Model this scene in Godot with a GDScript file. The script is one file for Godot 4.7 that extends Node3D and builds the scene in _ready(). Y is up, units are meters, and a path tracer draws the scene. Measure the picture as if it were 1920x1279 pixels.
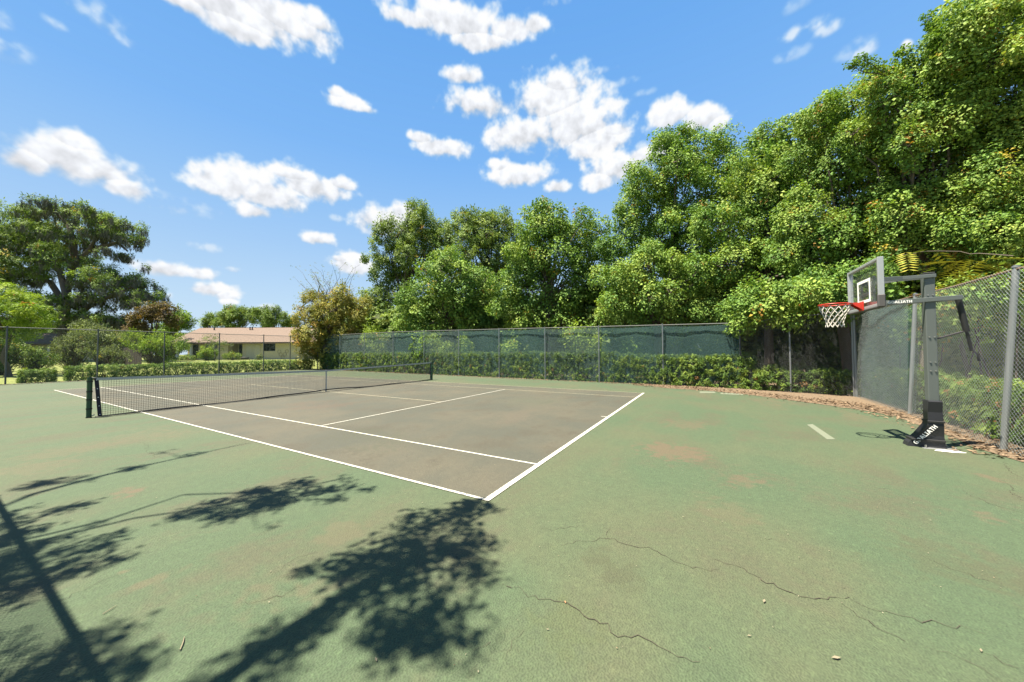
extends Node3D
# Old green tennis court with a basketball goal, ringed by chain-link fence, hedges and vine-grown trees.
# Court metres: x along the baseline, z along the court; Godot z is minus court z.

const SUN := Vector3(0.25, -1.0, 0.26)          # the way the sunlight travels
const EYE := Vector3(-3.244, 1.712, 2.168)
const FOCAL := 642.9                            # pixels of the 1920 px wide photograph
var cam_r: Vector3
var cam_u: Vector3
var cam_f: Vector3
var M := {}
var used := {}
var rng := RandomNumberGenerator.new()
var noise := FastNoiseLite.new()
var sprigs := {}

# ------------------------------------------------------------------ small helpers
func C(x: float, z: float, y := 0.0) -> Vector3:
	return Vector3(x, y, -z)

func ray(u: float, v: float) -> Vector3:
	return cam_f + (u - 960.0) / FOCAL * cam_r - (v - 639.5) / FOCAL * cam_u

func px(u: float, v: float, depth: float) -> Vector3:
	return EYE + ray(u, v) * depth

func gnd(u: float, v: float, h := 0.0) -> Vector3:
	var d := ray(u, v)
	return EYE + d * ((h - EYE.y) / d.y)

func lin(r: float, g: float, b: float) -> Color:
	return Color(r, g, b)

func srgb(c: Color) -> Color:
	return c.linear_to_srgb()

func mat(called: String, c: Color, rough := 0.8, metal := 0.0) -> StandardMaterial3D:
	if M.has(called):
		return M[called]
	var m := StandardMaterial3D.new()
	m.resource_name = called
	m.albedo_color = srgb(c)
	m.roughness = rough
	m.metallic = metal
	M[called] = m
	return m

func numbered(called: String) -> String:
	var n: int = used.get(called, 0)
	used[called] = n + 1
	return called if n == 0 else "%s_%03d" % [called, n]

func tag(o: Node, label: String, category: String, group := "") -> void:
	o.set_meta("label", label)
	o.set_meta("category", category)
	if group != "":
		o.set_meta("group", group)

func thing(called: String, label: String, category: String, at := Vector3.ZERO, group := "") -> Node3D:
	var o := Node3D.new()
	o.name = numbered(called)
	add_child(o)
	o.position = at
	tag(o, label, category, group)
	return o

func structure(called: String) -> Node3D:
	var o := Node3D.new()
	o.name = numbered(called)
	add_child(o)
	o.set_meta("kind", "structure")
	return o

class Geo:
	var v := PackedVector3Array()
	var n := PackedVector3Array()
	var uv := PackedVector2Array()
	var uv2 := PackedVector2Array()
	var c := PackedColorArray()
	var with_uv := false
	var with_c := false
	var col := Color.WHITE
	func tri(a: Vector3, b: Vector3, d: Vector3, na: Vector3, nb: Vector3, nd: Vector3) -> void:
		if (b - a).cross(d - a).dot(na + nb + nd) > 0.0:
			v.append(a); v.append(d); v.append(b)
			n.append(na); n.append(nd); n.append(nb)
		else:
			v.append(a); v.append(b); v.append(d)
			n.append(na); n.append(nb); n.append(nd)
		if with_c:
			c.append(col); c.append(col); c.append(col)
	func flat(a: Vector3, b: Vector3, d: Vector3, out: Vector3) -> void:
		var nn := (b - a).cross(d - a)
		if nn.length() < 1e-12:
			return
		nn = nn.normalized()
		if nn.dot(out) < 0.0:
			nn = -nn
		tri(a, b, d, nn, nn, nn)
	func quad(a: Vector3, b: Vector3, d: Vector3, e: Vector3, out: Vector3) -> void:
		flat(a, b, d, out)
		flat(a, d, e, out)
	# a box with chamfered edges along its own axes
	func box(t: Transform3D, s: Vector3, ch := 0.0) -> void:
		var h := s * 0.5
		var k := minf(ch, minf(h.x, minf(h.y, h.z)) * 0.6)
		for ax in 3:
			var a1 := (ax + 1) % 3
			var a2 := (ax + 2) % 3
			for sg: float in [-1.0, 1.0]:
				var p: Array[Vector3] = []
				for q: Vector2 in [Vector2(-1, -1), Vector2(1, -1), Vector2(1, 1), Vector2(-1, 1)]:
					var w := Vector3.ZERO
					w[ax] = sg * h[ax]
					w[a1] = q.x * (h[a1] - k)
					w[a2] = q.y * (h[a2] - k)
					p.append(t * w)
				var o := Vector3.ZERO
				o[ax] = sg
				quad(p[0], p[1], p[2], p[3], t.basis * o)
		if k > 0.0:
			for ax in 3:
				var a1 := (ax + 1) % 3
				var a2 := (ax + 2) % 3
				for s1: float in [-1.0, 1.0]:
					for s2: float in [-1.0, 1.0]:
						var e: Array[Vector3] = []
						for q: Vector2 in [Vector2(-1, 0), Vector2(1, 0), Vector2(1, 1), Vector2(-1, 1)]:
							var w := Vector3.ZERO
							w[ax] = q.x * (h[ax] - k)
							w[a1] = s1 * (h[a1] - (k if q.y > 0.5 else 0.0))
							w[a2] = s2 * (h[a2] - (0.0 if q.y > 0.5 else k))
							e.append(t * w)
						var o := Vector3.ZERO
						o[a1] = s1
						o[a2] = s2
						quad(e[0], e[1], e[2], e[3], t.basis * o)
			for sx: float in [-1.0, 1.0]:
				for sy: float in [-1.0, 1.0]:
					for sz: float in [-1.0, 1.0]:
						var sgn := Vector3(sx, sy, sz)
						flat(t * (sgn * Vector3(h.x, h.y - k, h.z - k)), t * (sgn * Vector3(h.x - k, h.y, h.z - k)), t * (sgn * Vector3(h.x - k, h.y - k, h.z)), t.basis * sgn)
	func bar(a: Vector3, b: Vector3, w: float, d: float, up := Vector3.UP, ch := 0.0) -> void:
		var z := (b - a).normalized()
		if absf(z.dot(up)) > 0.99:
			up = Vector3.RIGHT
		var x := up.cross(z).normalized()
		box(Transform3D(Basis(x, z.cross(x), z), (a + b) * 0.5), Vector3(w, d, a.distance_to(b)), ch)
	# a tube through points with a radius at each
	func tube(pts: Array, rad: Array, sides := 6, caps := false) -> void:
		var prev: Array[Vector3] = []
		var prevn: Array[Vector3] = []
		var ref := Vector3.UP
		var z0: Vector3 = (pts[1] - pts[0]).normalized()
		if absf(z0.dot(ref)) > 0.95:
			ref = Vector3.RIGHT
		var x := ref.cross(z0).normalized()
		for i in pts.size():
			var z: Vector3 = (pts[mini(i + 1, pts.size() - 1)] - pts[maxi(i - 1, 0)]).normalized()
			x = (x - z * x.dot(z)).normalized()
			var y := z.cross(x)
			var ring: Array[Vector3] = []
			var rn: Array[Vector3] = []
			for s in sides:
				var a := TAU * s / sides
				var d := x * cos(a) + y * sin(a)
				ring.append(pts[i] + d * rad[i])
				rn.append(d)
			if i > 0:
				for s in sides:
					var e := (s + 1) % sides
					tri(prev[s], prev[e], ring[e], prevn[s], prevn[e], rn[e])
					tri(prev[s], ring[e], ring[s], prevn[s], rn[e], rn[s])
			if caps and (i == 0 or i == pts.size() - 1):
				var o := -z if i == 0 else z
				for s in range(1, sides - 1):
					flat(ring[0], ring[s], ring[s + 1], o)
			prev = ring
			prevn = rn
	func mesh() -> ArrayMesh:
		var a := []
		a.resize(Mesh.ARRAY_MAX)
		a[Mesh.ARRAY_VERTEX] = v
		a[Mesh.ARRAY_NORMAL] = n
		if with_uv:
			a[Mesh.ARRAY_TEX_UV] = uv
			a[Mesh.ARRAY_TEX_UV2] = uv2
		if with_c:
			a[Mesh.ARRAY_COLOR] = c
		var m := ArrayMesh.new()
		m.add_surface_from_arrays(Mesh.PRIMITIVE_TRIANGLES, a)
		return m

func part(called: String, g, m: Material, parent: Node, at := Vector3.ZERO) -> MeshInstance3D:
	var o := MeshInstance3D.new()
	o.name = called
	o.mesh = g.mesh() if g is Geo else g
	o.material_override = m
	o.position = at
	parent.add_child(o, true)
	return o

func solo(called: String, g, m: Material, label: String, category: String, group := "", at := Vector3.ZERO) -> MeshInstance3D:
	var o := part(numbered(called), g, m, self, at)
	tag(o, label, category, group)
	return o

# ------------------------------------------------------------------ leaves
# a sprig: leaves spread in a small ball, each a folded blade of four triangles
func sprig(key: String, count: int, length: float, width: float, spread: float, droop := 0.0, seed_ := 1) -> ArrayMesh:
	if sprigs.has(key):
		return sprigs[key]
	var r := RandomNumberGenerator.new()
	r.seed = seed_
	var g := Geo.new()
	for i in count:
		var d := Vector3(r.randfn(), r.randfn() * 0.55 + 0.1, r.randfn()).normalized() * spread * sqrt(r.randf())
		var side := Vector3(r.randfn(), r.randfn() * 0.35 - droop, r.randfn()).normalized()
		var up := (Vector3(r.randfn() * 0.55, 1.0, r.randfn() * 0.55)).normalized()
		var w := side.cross(up).normalized()
		up = w.cross(side).normalized()
		var l := length * r.randf_range(0.7, 1.25)
		var hw := width * 0.5 * r.randf_range(0.8, 1.2)
		var base := d - side * l * 0.5
		var tip := d + side * l * 0.5 - up * l * 0.12
		var mid := d + side * l * 0.02 + up * l * 0.03
		var a := d - side * l * 0.06 + w * hw + up * hw * 0.35
		var b := d - side * l * 0.06 - w * hw + up * hw * 0.35
		g.flat(base, a, mid, up)
		g.flat(mid, a, tip, up)
		g.flat(base, mid, b, up)
		g.flat(mid, tip, b, up)
	sprigs[key] = g.mesh()
	return sprigs[key]

# one palette entry: [linear colour, weight]
func leaf_mat(called: String, rough := 0.5, back := 0.5) -> StandardMaterial3D:
	if M.has(called):
		return M[called]
	var m := StandardMaterial3D.new()
	m.resource_name = called
	m.albedo_color = Color.WHITE
	m.vertex_color_use_as_albedo = true
	m.roughness = rough
	m.metallic_specular = 0.28
	m.cull_mode = BaseMaterial3D.CULL_DISABLED
	m.backlight_enabled = true
	m.backlight = Color(back, back, back * 0.7)
	M[called] = m
	return m

class Crowd:
	var b := PackedFloat32Array()
	var count := 0
	func put(p: Vector3, up: Vector3, spin: float, s: float, c: Color) -> void:
		var ref := Vector3.RIGHT if absf(up.x) < 0.8 else Vector3.FORWARD
		var x := up.cross(ref).normalized()
		var z := x.cross(up)
		var cs := cos(spin) * s
		var sn := sin(spin) * s
		var ax := x * cs + z * sn
		var az := z * cs - x * sn
		var ay := up * s
		b.append_array(PackedFloat32Array([ax.x, ay.x, az.x, p.x, ax.y, ay.y, az.y, p.y, ax.z, ay.z, az.z, p.z, c.r, c.g, c.b, 1.0]))
		count += 1
	func node(called: String, mesh: Mesh, m: Material, parent: Node) -> MultiMeshInstance3D:
		var mm := MultiMesh.new()
		mm.transform_format = MultiMesh.TRANSFORM_3D
		mm.use_colors = true
		mm.mesh = mesh
		mm.instance_count = count
		mm.buffer = b
		var o := MultiMeshInstance3D.new()
		o.name = called
		o.multimesh = mm
		o.material_override = m
		parent.add_child(o, true)
		return o

func pick(palette: Array, p: Vector3, clump: float, tone := 0.0) -> Color:
	# palette runs from dark to light; clumps of the plant share a tone, single sprigs vary
	var t := 0.5 + tone + 0.55 * noise.get_noise_3dv(p * clump) + rng.randf_range(-0.32, 0.32)
	t = clampf(t, 0.0, 0.999) * (palette.size() - 1)
	var i := int(t)
	var a: Color = palette[i]
	var c: Color = a.lerp(palette[mini(i + 1, palette.size() - 1)], t - i)
	var k := rng.randf_range(0.8, 1.22)
	return Color(c.r * k, c.g * k, c.b * k)

const VINE := [Color(0.046, 0.109, 0.025), Color(0.099, 0.189, 0.037), Color(0.171, 0.272, 0.051), Color(0.262, 0.340, 0.073)]
const OAK := [Color(0.060, 0.106, 0.030), Color(0.108, 0.173, 0.044), Color(0.173, 0.247, 0.060), Color(0.247, 0.316, 0.078)]
const FRESH := [Color(0.077, 0.143, 0.020), Color(0.132, 0.220, 0.024), Color(0.209, 0.297, 0.033), Color(0.275, 0.352, 0.050)]
const HEDGE := [Color(0.040, 0.078, 0.018), Color(0.075, 0.135, 0.026), Color(0.13, 0.20, 0.034), Color(0.20, 0.26, 0.048)]
const RUST := [Color(0.094, 0.117, 0.031), Color(0.176, 0.189, 0.042), Color(0.264, 0.254, 0.055), Color(0.304, 0.247, 0.065)]
const BROWN := [Color(0.060, 0.048, 0.024), Color(0.115, 0.085, 0.038), Color(0.095, 0.11, 0.032)]

# leaves over the shells of overlapping lobes; lobes are [centre, radius, squash]
func foliage(crowd: Crowd, lobes: Array, density: float, palette: Array, o := {}) -> void:
	var rough: float = o.get("rough", 0.42)
	var size: float = o.get("size", 1.0)
	var odd: float = o.get("odd", 0.012)
	var gap: float = o.get("gap", -0.13)
	var drape: float = o.get("drape", 0.5)
	for li in lobes.size():
		var c: Vector3 = lobes[li][0]
		var r: float = lobes[li][1]
		var q: float = lobes[li][2] if lobes[li].size() > 2 else 0.9
		var n := int(4.0 * PI * r * r * q * density)
		for i in n:
			var d := Vector3(rng.randfn(), rng.randfn(), rng.randfn()).normalized()
			var reach := lerpf(0.42, 1.05, pow(rng.randf(), 0.36))      # how far out in its lobe the sprig grows
			# bumps of two sizes break the outline
			var q0 := c + d * r
			q0.y *= drape
			var k := 1.0 + rough * noise.get_noise_3dv(q0 * 14.0 / maxf(r, 0.6)) * 1.5 + 0.34 * noise.get_noise_3dv(q0 * 30.0)
			if reach > 0.85 and noise.get_noise_3dv(q0 * 20.0 + Vector3(91, 7, 3)) < gap:
				continue
			var rr := r * k * reach
			var p := c + Vector3(d.x, d.y * q, d.z) * rr
			if p.y < 0.12:
				continue
			var buried := false
			for lj in lobes.size():
				if lj != li:
					var e: Vector3 = p - lobes[lj][0]
					if e.length_squared() < pow(lobes[lj][1] * 0.62, 2.0):
						buried = true
						break
			if buried:
				continue
			var col := pick(palette, p, 9.0, o.get("tone", 0.0))
			if rng.randf() < odd:
				col = Color(0.26, 0.15, 0.03) if rng.randf() < 0.5 else Color(0.30, 0.24, 0.03)
			var up := (d * 0.75 + Vector3(rng.randfn() * 0.3, 0.55, rng.randfn() * 0.3)).normalized()
			crowd.put(p, up, rng.randf() * TAU, size * clampf(exp(rng.randfn() * 0.33), 0.45, 1.7), col)

func curve_pts(a: Vector3, b: Vector3, bend: Vector3, steps: int, wob := 0.0) -> Array:
	var out := []
	for i in steps + 1:
		var t := float(i) / steps
		var p := a.lerp(b, t) + bend * (4.0 * t * (1.0 - t))
		if i > 0 and i < steps:
			p += Vector3(rng.randfn(), rng.randfn() * 0.6, rng.randfn()) * wob
		out.append(p)
	return out

func taper(r0: float, r1: float, n: int) -> Array:
	var out := []
	for i in n:
		out.append(lerpf(r0, r1, float(i) / maxf(n - 1, 1)))
	return out

# a tree: trunk rises from the ground under its lobes and sends a limb into each
func tree(called: String, label: String, category: String, group: String, lobes: Array, palette: Array, o := {}) -> Node3D:
	var mid := Vector3.ZERO
	var top := 0.0
	for l: Array in lobes:
		mid += l[0]
		top = maxf(top, l[0].y)
	mid /= lobes.size()
	var foot: Vector3 = o.get("foot", Vector3(mid.x, 0.0, mid.z))
	var t := thing(called, label, category, foot, group)
	var r0: float = o.get("trunk", 0.22)
	var g := Geo.new()
	var fork: Vector3 = o.get("fork", Vector3(lerpf(foot.x, mid.x, 0.5), foot.y + (top - foot.y) * 0.38, lerpf(foot.z, mid.z, 0.5)))
	g.tube([foot - Vector3(0, 0.1, 0), foot + Vector3(0, 0.25, 0)] + curve_pts(foot.lerp(fork, 0.15), fork, Vector3(rng.randfn(), 0, rng.randfn()) * 0.15, 5, 0.04), [r0 * 1.7, r0 * 1.15] + taper(r0, r0 * 0.75, 6), 9)
	part("trunk", g, mat(o.get("bark", "bark"), Color(0.085, 0.07, 0.055), 0.95), t, -foot)
	var lg := Geo.new()
	var widest := 0.0
	for l: Array in lobes:
		widest = maxf(widest, l[1])
	var paths: Array = o.get("paths", [])
	for path: Array in paths:
		lg.tube(path, taper(r0 * 0.6, r0 * 0.16, path.size()), 8)
	for l: Array in lobes:
		var e: Vector3 = l[0]
		if l[1] < widest * 0.45:
			continue
		if not paths.is_empty():
			var near: Vector3 = paths[0][0]
			for path: Array in paths:
				for k in range(1, path.size()):
					for m in 5:
						var w: Vector3 = path[k - 1].lerp(path[k], m / 5.0)
						if w.distance_to(e) < near.distance_to(e):
							near = w
			var tp := curve_pts(near, e, Vector3(0, 0.06 * near.distance_to(e), 0), 5, 0.06)
			lg.tube(tp, taper(clampf(0.03 * near.distance_to(e), 0.03, r0 * 0.25), 0.02, 6), 5)
			continue
		var start := fork.lerp(Vector3(fork.x, maxf(e.y * 0.6, fork.y), fork.z), 0.5)
		var pts := curve_pts(fork if rng.randf() < 0.6 else start, e, Vector3(0, 0.08 * fork.distance_to(e), 0), 6, 0.08)
		lg.tube(pts, taper(r0 * 0.28, r0 * 0.08, pts.size()), 6)
		for k in int(o.get("twigs", 5)):
			var d := Vector3(rng.randfn(), rng.randfn() * 0.6 + 0.3, rng.randfn()).normalized()
			lg.tube(curve_pts(e, e + d * l[1] * rng.randf_range(0.7, 1.0), Vector3(0, 0.1, 0), 3, 0.05), taper(r0 * 0.14, 0.008, 4), 4)
	part("limbs", lg, mat(o.get("bark", "bark"), Color(0.085, 0.07, 0.055), 0.95), t, -foot)
	var crowd := Crowd.new()
	foliage(crowd, lobes, o.get("density", 16.0) * 0.52, palette, o)
	if crowd.count > 0:
		var cr := crowd.node("crown", o.get("sprig", sprigs["vine"]), o.get("leaf", M["leaf"]), t)
		cr.position = -foot
		cr.set_meta("kind", "stuff")
	return t

func lobes_px(list: Array, depth: float, squash := 1.0) -> Array:
	var out := []
	for l: Array in list:
		var d: float = depth + (l[3] if l.size() > 3 else 0.0)
		var c := px(l[0], l[1], d)
		var r: float = l[2] * d / FOCAL
		out.append([c, r * 0.74, squash])
		for k in (12 if r > 0.7 else 0):      # smaller bulges break up each mass
			var e := Vector3(rng.randfn(), rng.randfn() * 0.8 + 0.15, rng.randfn()).normalized()
			out.append([c + Vector3(e.x, e.y * squash, e.z) * r * rng.randf_range(0.5, 1.12), r * rng.randf_range(0.16, 0.5), squash])
	return out

# ------------------------------------------------------------------ sky
func az_el(d: Vector3) -> Vector2:
	return Vector2(atan2(d.x, -d.z), asin(clampf(d.normalized().y, -1.0, 1.0)))

func make_sky() -> Image:
	var w := 4096
	var h := 2048
	var im := Image.create(w, h, false, Image.FORMAT_RGB8)
	var stops := [[0.0, Color(0.84, 0.915, 0.975)], [0.12, Color(0.76, 0.875, 0.975)], [0.26, Color(0.655, 0.81, 0.97)], [0.5, Color(0.505, 0.725, 0.965)], [0.75, Color(0.44, 0.68, 0.945)], [1.1, Color(0.39, 0.635, 0.92)], [1.6, Color(0.36, 0.60, 0.90)]]
	for y in h:
		var el := (0.5 - (y + 0.5) / h) * PI
		var c: Color = stops[0][1]
		if el > 0.0:
			for i in stops.size() - 1:
				if el >= stops[i][0] and el < stops[i + 1][0]:
					c = stops[i][1].lerp(stops[i + 1][1], (el - stops[i][0]) / (stops[i + 1][0] - stops[i][0]))
		im.fill_rect(Rect2i(0, y, w, 1), c)
	var data := im.get_data()
	# clouds: lists of blobs [u, v, half width, half height, (share)] as the photograph shows them, turned into directions
	var clouds := [
		[[430, 12, 150, 48], [520, 28, 105, 42], [340, 0, 60, 20], [450, 52, 80, 24], [585, 36, 45, 26]],
		[[860, 38, 105, 40], [955, 52, 60, 30], [775, 35, 55, 20], [900, 76, 60, 20], [1000, 46, 28, 22]],
		[[900, 195, 75, 34], [1030, 185, 80, 52], [1080, 235, 90, 58], [985, 250, 75, 38], [1120, 265, 75, 36], [865, 142, 40, 18], [1050, 160, 55, 26], [1150, 245, 40, 20]],
		[[830, 274, 52, 18], [790, 259, 24, 12]],
		[[975, 326, 55, 22], [1045, 350, 24, 14], [935, 311, 18, 12]],
		[[1255, 212, 42, 26], [1315, 224, 42, 26], [1345, 232, 22, 16]],
		[[1165, 312, 65, 38], [1205, 292, 50, 26], [1125, 338, 34, 18]],
		[[1165, 196, 24, 13, 0.7]],
		[[110, 288, 95, 40], [165, 312, 105, 38], [50, 300, 55, 28], [235, 352, 55, 22], [135, 264, 45, 22]],
		[[330, 385, 75, 20, 0.45], [270, 378, 40, 16, 0.4]],
		[[430, 342, 75, 38], [505, 366, 78, 40], [590, 350, 72, 28], [640, 345, 32, 15], [480, 396, 45, 18], [555, 330, 45, 14]],
		[[722, 412, 52, 30], [755, 400, 32, 22]],
		[[657, 192, 38, 15], [634, 176, 18, 10], [682, 203, 22, 9]],
		[[594, 447, 34, 13]],
		[[315, 505, 56, 16], [372, 512, 32, 13]],
		[[392, 542, 42, 13], [425, 553, 20, 11], [428, 566, 16, 7]],
		[[386, 463, 30, 10, 0.5]],
		[[662, 496, 40, 20], [640, 486, 18, 8]],
		[[205, 42, 50, 32, 0.6], [235, 72, 28, 22, 0.55], [150, 15, 40, 18, 0.5]],
		[[100, 43, 28, 13, 0.5]],
		[[15, 88, 42, 28, 0.6], [0, 40, 30, 30, 0.5]],
		[[1505, 58, 48, 13, 0.75], [1550, 55, 26, 13, 0.7]],
		[[1622, 88, 32, 20, 0.7], [1590, 100, 22, 14, 0.4]],
		[[1485, 102, 38, 12, 0.4]], [[1700, 84, 14, 10]], [[1490, 8, 30, 15, 0.35]], [[1040, 4, 32, 10, 0.8]],
		[[440, 506, 14, 5, 0.6]], [[318, 557, 8, 9, 0.8]], [[364, 580, 13, 8, 0.7]], [[495, 580, 26, 9, 0.8]], [[630, 408, 14, 7, 0.5]],
		[[1080, 118, 26, 6, 0.35], [1120, 134, 30, 7, 0.4], [1165, 155, 30, 8, 0.4], [1205, 175, 24, 7, 0.35]],
	]
	var sets := []
	for cl: Array in clouds:
		var s := []
		for b: Array in cl:
			var c := az_el(ray(b[0], b[1]))
			var cx := az_el(ray(b[0] + b[2], b[1]))
			var cy := az_el(ray(b[0], b[1] - b[3]))
			s.append([c.x, c.y, absf(cx.x - c.x) * 1.2, c.distance_to(cy) * 1.22, b[4] if b.size() > 4 else 1.0])
		sets.append(s)
	# the rest of the sky carries the same kind of clouds
	var r := RandomNumberGenerator.new()
	r.seed = 77
	var made := 0
	while made < 46:
		var a := r.randf_range(-PI, PI)
		var e := asin(r.randf_range(0.12, 0.93))
		var d := Vector3(sin(a) * cos(e), sin(e), -cos(a) * cos(e))
		if d.dot(cam_f) > 0.2 and absf(d.dot(cam_r) / d.dot(cam_f)) < 2.5 and d.dot(cam_u) / d.dot(cam_f) < 1.9:
			continue
		made += 1
		var s := []
		var big := r.randf_range(0.04, 0.13)
		for k in r.randi_range(2, 6):
			s.append([a + r.randfn() * big * 0.9 / cos(e), e + r.randfn() * big * 0.25, big * r.randf_range(0.5, 1.1) / cos(e), big * r.randf_range(0.28, 0.5), 1.0 if r.randf() < 0.7 else 0.55])
		sets.append(s)
	var nz := FastNoiseLite.new()
	nz.seed = 5
	nz.frequency = 1.0
	nz.fractal_octaves = 5
	nz.fractal_gain = 0.5
	for s: Array in sets:
		var x0 := 99.0
		var x1 := -99.0
		var y0 := 9.0
		var y1 := -9.0
		for b: Array in s:
			x0 = minf(x0, b[0] - b[2] * 1.55)
			x1 = maxf(x1, b[0] + b[2] * 1.55)
			y0 = minf(y0, b[1] - b[3] * 1.6)
			y1 = maxf(y1, b[1] + b[3] * 1.6)
		for yy in range(maxi(0, int((0.5 - y1 / PI) * h)), mini(h / 2, int((0.5 - y0 / PI) * h) + 1)):
			var el := (0.5 - (yy + 0.5) / h) * PI
			var ce := cos(el)
			for xx in range(int(floor(x0 / TAU * w)), int(x1 / TAU * w) + 1):
				var az := (xx + 0.5) / w * TAU
				var best := -9.0
				var share := 1.0
				var lift := 0.0
				for b: Array in s:
					var dx: float = (az - b[0]) / b[2]
					var dy: float = (el - b[1]) / b[3]
					var v := 1.0 - sqrt(dx * dx + dy * dy * (1.35 if dy < 0.0 else 1.0))
					if v > best:
						best = v
						share = b[4]
						lift = dy
				if best < -0.6:
					continue
				var p := Vector3(sin(az) * ce, sin(el), -cos(az) * ce)
				var n1 := nz.get_noise_3dv(p * 6.5)
				var n2 := nz.get_noise_3dv(p * 27.0 + Vector3(3, 9, 1))
				var t := best * 1.15 + n1 * 0.62 + n2 * 0.5
				var al := clampf((t + 0.12) / (0.66 if share >= 1.0 else 1.05), 0.0, 1.0)
				al = al * al * (3.0 - 2.0 * al) * share
				if share < 1.0:
					al *= clampf(0.62 + 1.5 * n2 + 0.9 * n1, 0.0, 1.0)
				if al <= 0.004:
					continue
				var lit := clampf(0.955 + 0.11 * lift + 0.15 * n2 + 0.07 * n1, 0.80, 1.0)
				var at := (yy * w + posmod(xx, w)) * 3
				data[at] = int(lerpf(data[at], 255.0 * lit, al))
				data[at + 1] = int(lerpf(data[at + 1], 255.0 * minf(lit * 1.012, 1.0), al))
				data[at + 2] = int(lerpf(data[at + 2], 255.0 * minf(lit * 1.035, 1.0), al))
	return Image.create_from_data(w, h, false, Image.FORMAT_RGB8, data)

# ------------------------------------------------------------------ textures of the court paint
func noise_bytes(w: int, h: int, freq: float, octaves: int, seed_: int, sx := 1.0) -> PackedByteArray:
	var n := FastNoiseLite.new()
	n.seed = seed_
	n.frequency = freq
	n.fractal_octaves = octaves
	var im := n.get_image(int(w * sx), h, false, false, true)
	if sx != 1.0:
		im.resize(w, h, Image.INTERPOLATE_BILINEAR)
	im.convert(Image.FORMAT_L8)
	return im.get_data()

func grain_texture(contrast: float, seed_: int) -> Array:
	var n := 512
	var f := FastNoiseLite.new()
	f.seed = seed_
	f.frequency = 0.22
	f.fractal_octaves = 3
	var im := f.get_seamless_image(n, n, false, false, 0.1, true)
	im.convert(Image.FORMAT_L8)
	var h := im.duplicate() as Image
	h.convert(Image.FORMAT_RGBA8)
	h.bump_map_to_normal_map(2.2)
	var b := im.get_data()
	for i in b.size():
		b[i] = int(255.0 * clampf(0.93 + contrast * (b[i] / 255.0 - 0.5), 0.0, 1.0))
	im = Image.create_from_data(n, n, false, Image.FORMAT_L8, b)
	im.convert(Image.FORMAT_RGB8)
	return [ImageTexture.create_from_image(im), ImageTexture.create_from_image(h)]

# paint of the green surround and of the playing court, worn and stained as seen; colours in sRGB
func paint_texture(x0: float, z0: float, sx: float, sz: float, w: int, h: int, fresh: Color, faded: Color, dirt: Color, spots: Array, seed_: int) -> ImageTexture:
	var a := noise_bytes(w, h, 0.0045, 4, seed_)
	var b := noise_bytes(w, h, 0.018, 5, seed_ + 1, 0.55)
	var c := noise_bytes(w, h, 0.11, 4, seed_ + 2)
	var d := noise_bytes(w, h, 0.42, 2, seed_ + 3)
	var data := PackedByteArray()
	data.resize(w * h * 3)
	var at := 0
	for i in w * h:
		var na := a[i] / 255.0
		var nb := b[i] / 255.0
		var nc := c[i] / 255.0
		var fade := clampf((na * 0.55 + nb * 0.45 - 0.32) * 2.6, 0.0, 1.0)
		var soil := clampf((nb * 0.5 + nc * 0.3 + (1.0 - na) * 0.2 - 0.54) * 4.0, 0.0, 0.75)
		var dn := d[i] / 255.0 - 0.5
		var k := 0.955 + 0.09 * nc + 0.20 * dn + (0.07 if dn > 0.33 else 0.0)
		data[at] = int(clampf(255.0 * k * lerpf(lerpf(fresh.r, faded.r, fade), dirt.r, soil), 0.0, 255.0))
		data[at + 1] = int(clampf(255.0 * k * lerpf(lerpf(fresh.g, faded.g, fade), dirt.g, soil), 0.0, 255.0))
		data[at + 2] = int(clampf(255.0 * k * lerpf(lerpf(fresh.b, faded.b, fade), dirt.b, soil), 0.0, 255.0))
		at += 3
	for s: Array in spots:      # [point, half length x, half length z, colour, strength]: old paint showing, bare patches, stains
		var q: Vector3 = s[0]
		var cx := (q.x - x0) / sx * w
		var cy := (-q.z - z0) / sz * h
		var rx: float = s[1] / sx * w
		var ry: float = s[2] / sz * h
		var col: Color = s[3]
		for yy in range(maxi(0, int(cy - ry)), mini(h, int(cy + ry))):
			for xx in range(maxi(0, int(cx - rx)), mini(w, int(cx + rx))):
				var e := 1.0 - Vector2((xx - cx) / rx, (yy - cy) / ry).length()
				var i := yy * w + xx
				var m := clampf((e * 1.3 - 0.35 + (b[i] / 255.0 - 0.5) * 1.5 + (c[i] / 255.0 - 0.5) * 1.9) * 1.5, 0.0, 1.0) * float(s[4]) * clampf(e * 4.0, 0.0, 1.0)
				for k in 3:
					data[i * 3 + k] = int(lerpf(data[i * 3 + k], 255.0 * col[k], m))
	return ImageTexture.create_from_image(Image.create_from_data(w, h, false, Image.FORMAT_RGB8, data))

func paint_material(called: String, tex: ImageTexture, grain: Array, tile: float, rough: float) -> StandardMaterial3D:
	var m := StandardMaterial3D.new()
	m.resource_name = called
	m.albedo_texture = grain[0]
	m.normal_enabled = true
	m.normal_texture = grain[1]
	m.normal_scale = 0.9
	m.uv1_scale = Vector3(tile, tile, 1)
	m.detail_enabled = true
	m.detail_albedo = tex
	m.detail_blend_mode = BaseMaterial3D.BLEND_MODE_MUL
	m.detail_uv_layer = BaseMaterial3D.DETAIL_UV_2
	m.roughness = rough
	M[called] = m
	return m

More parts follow.
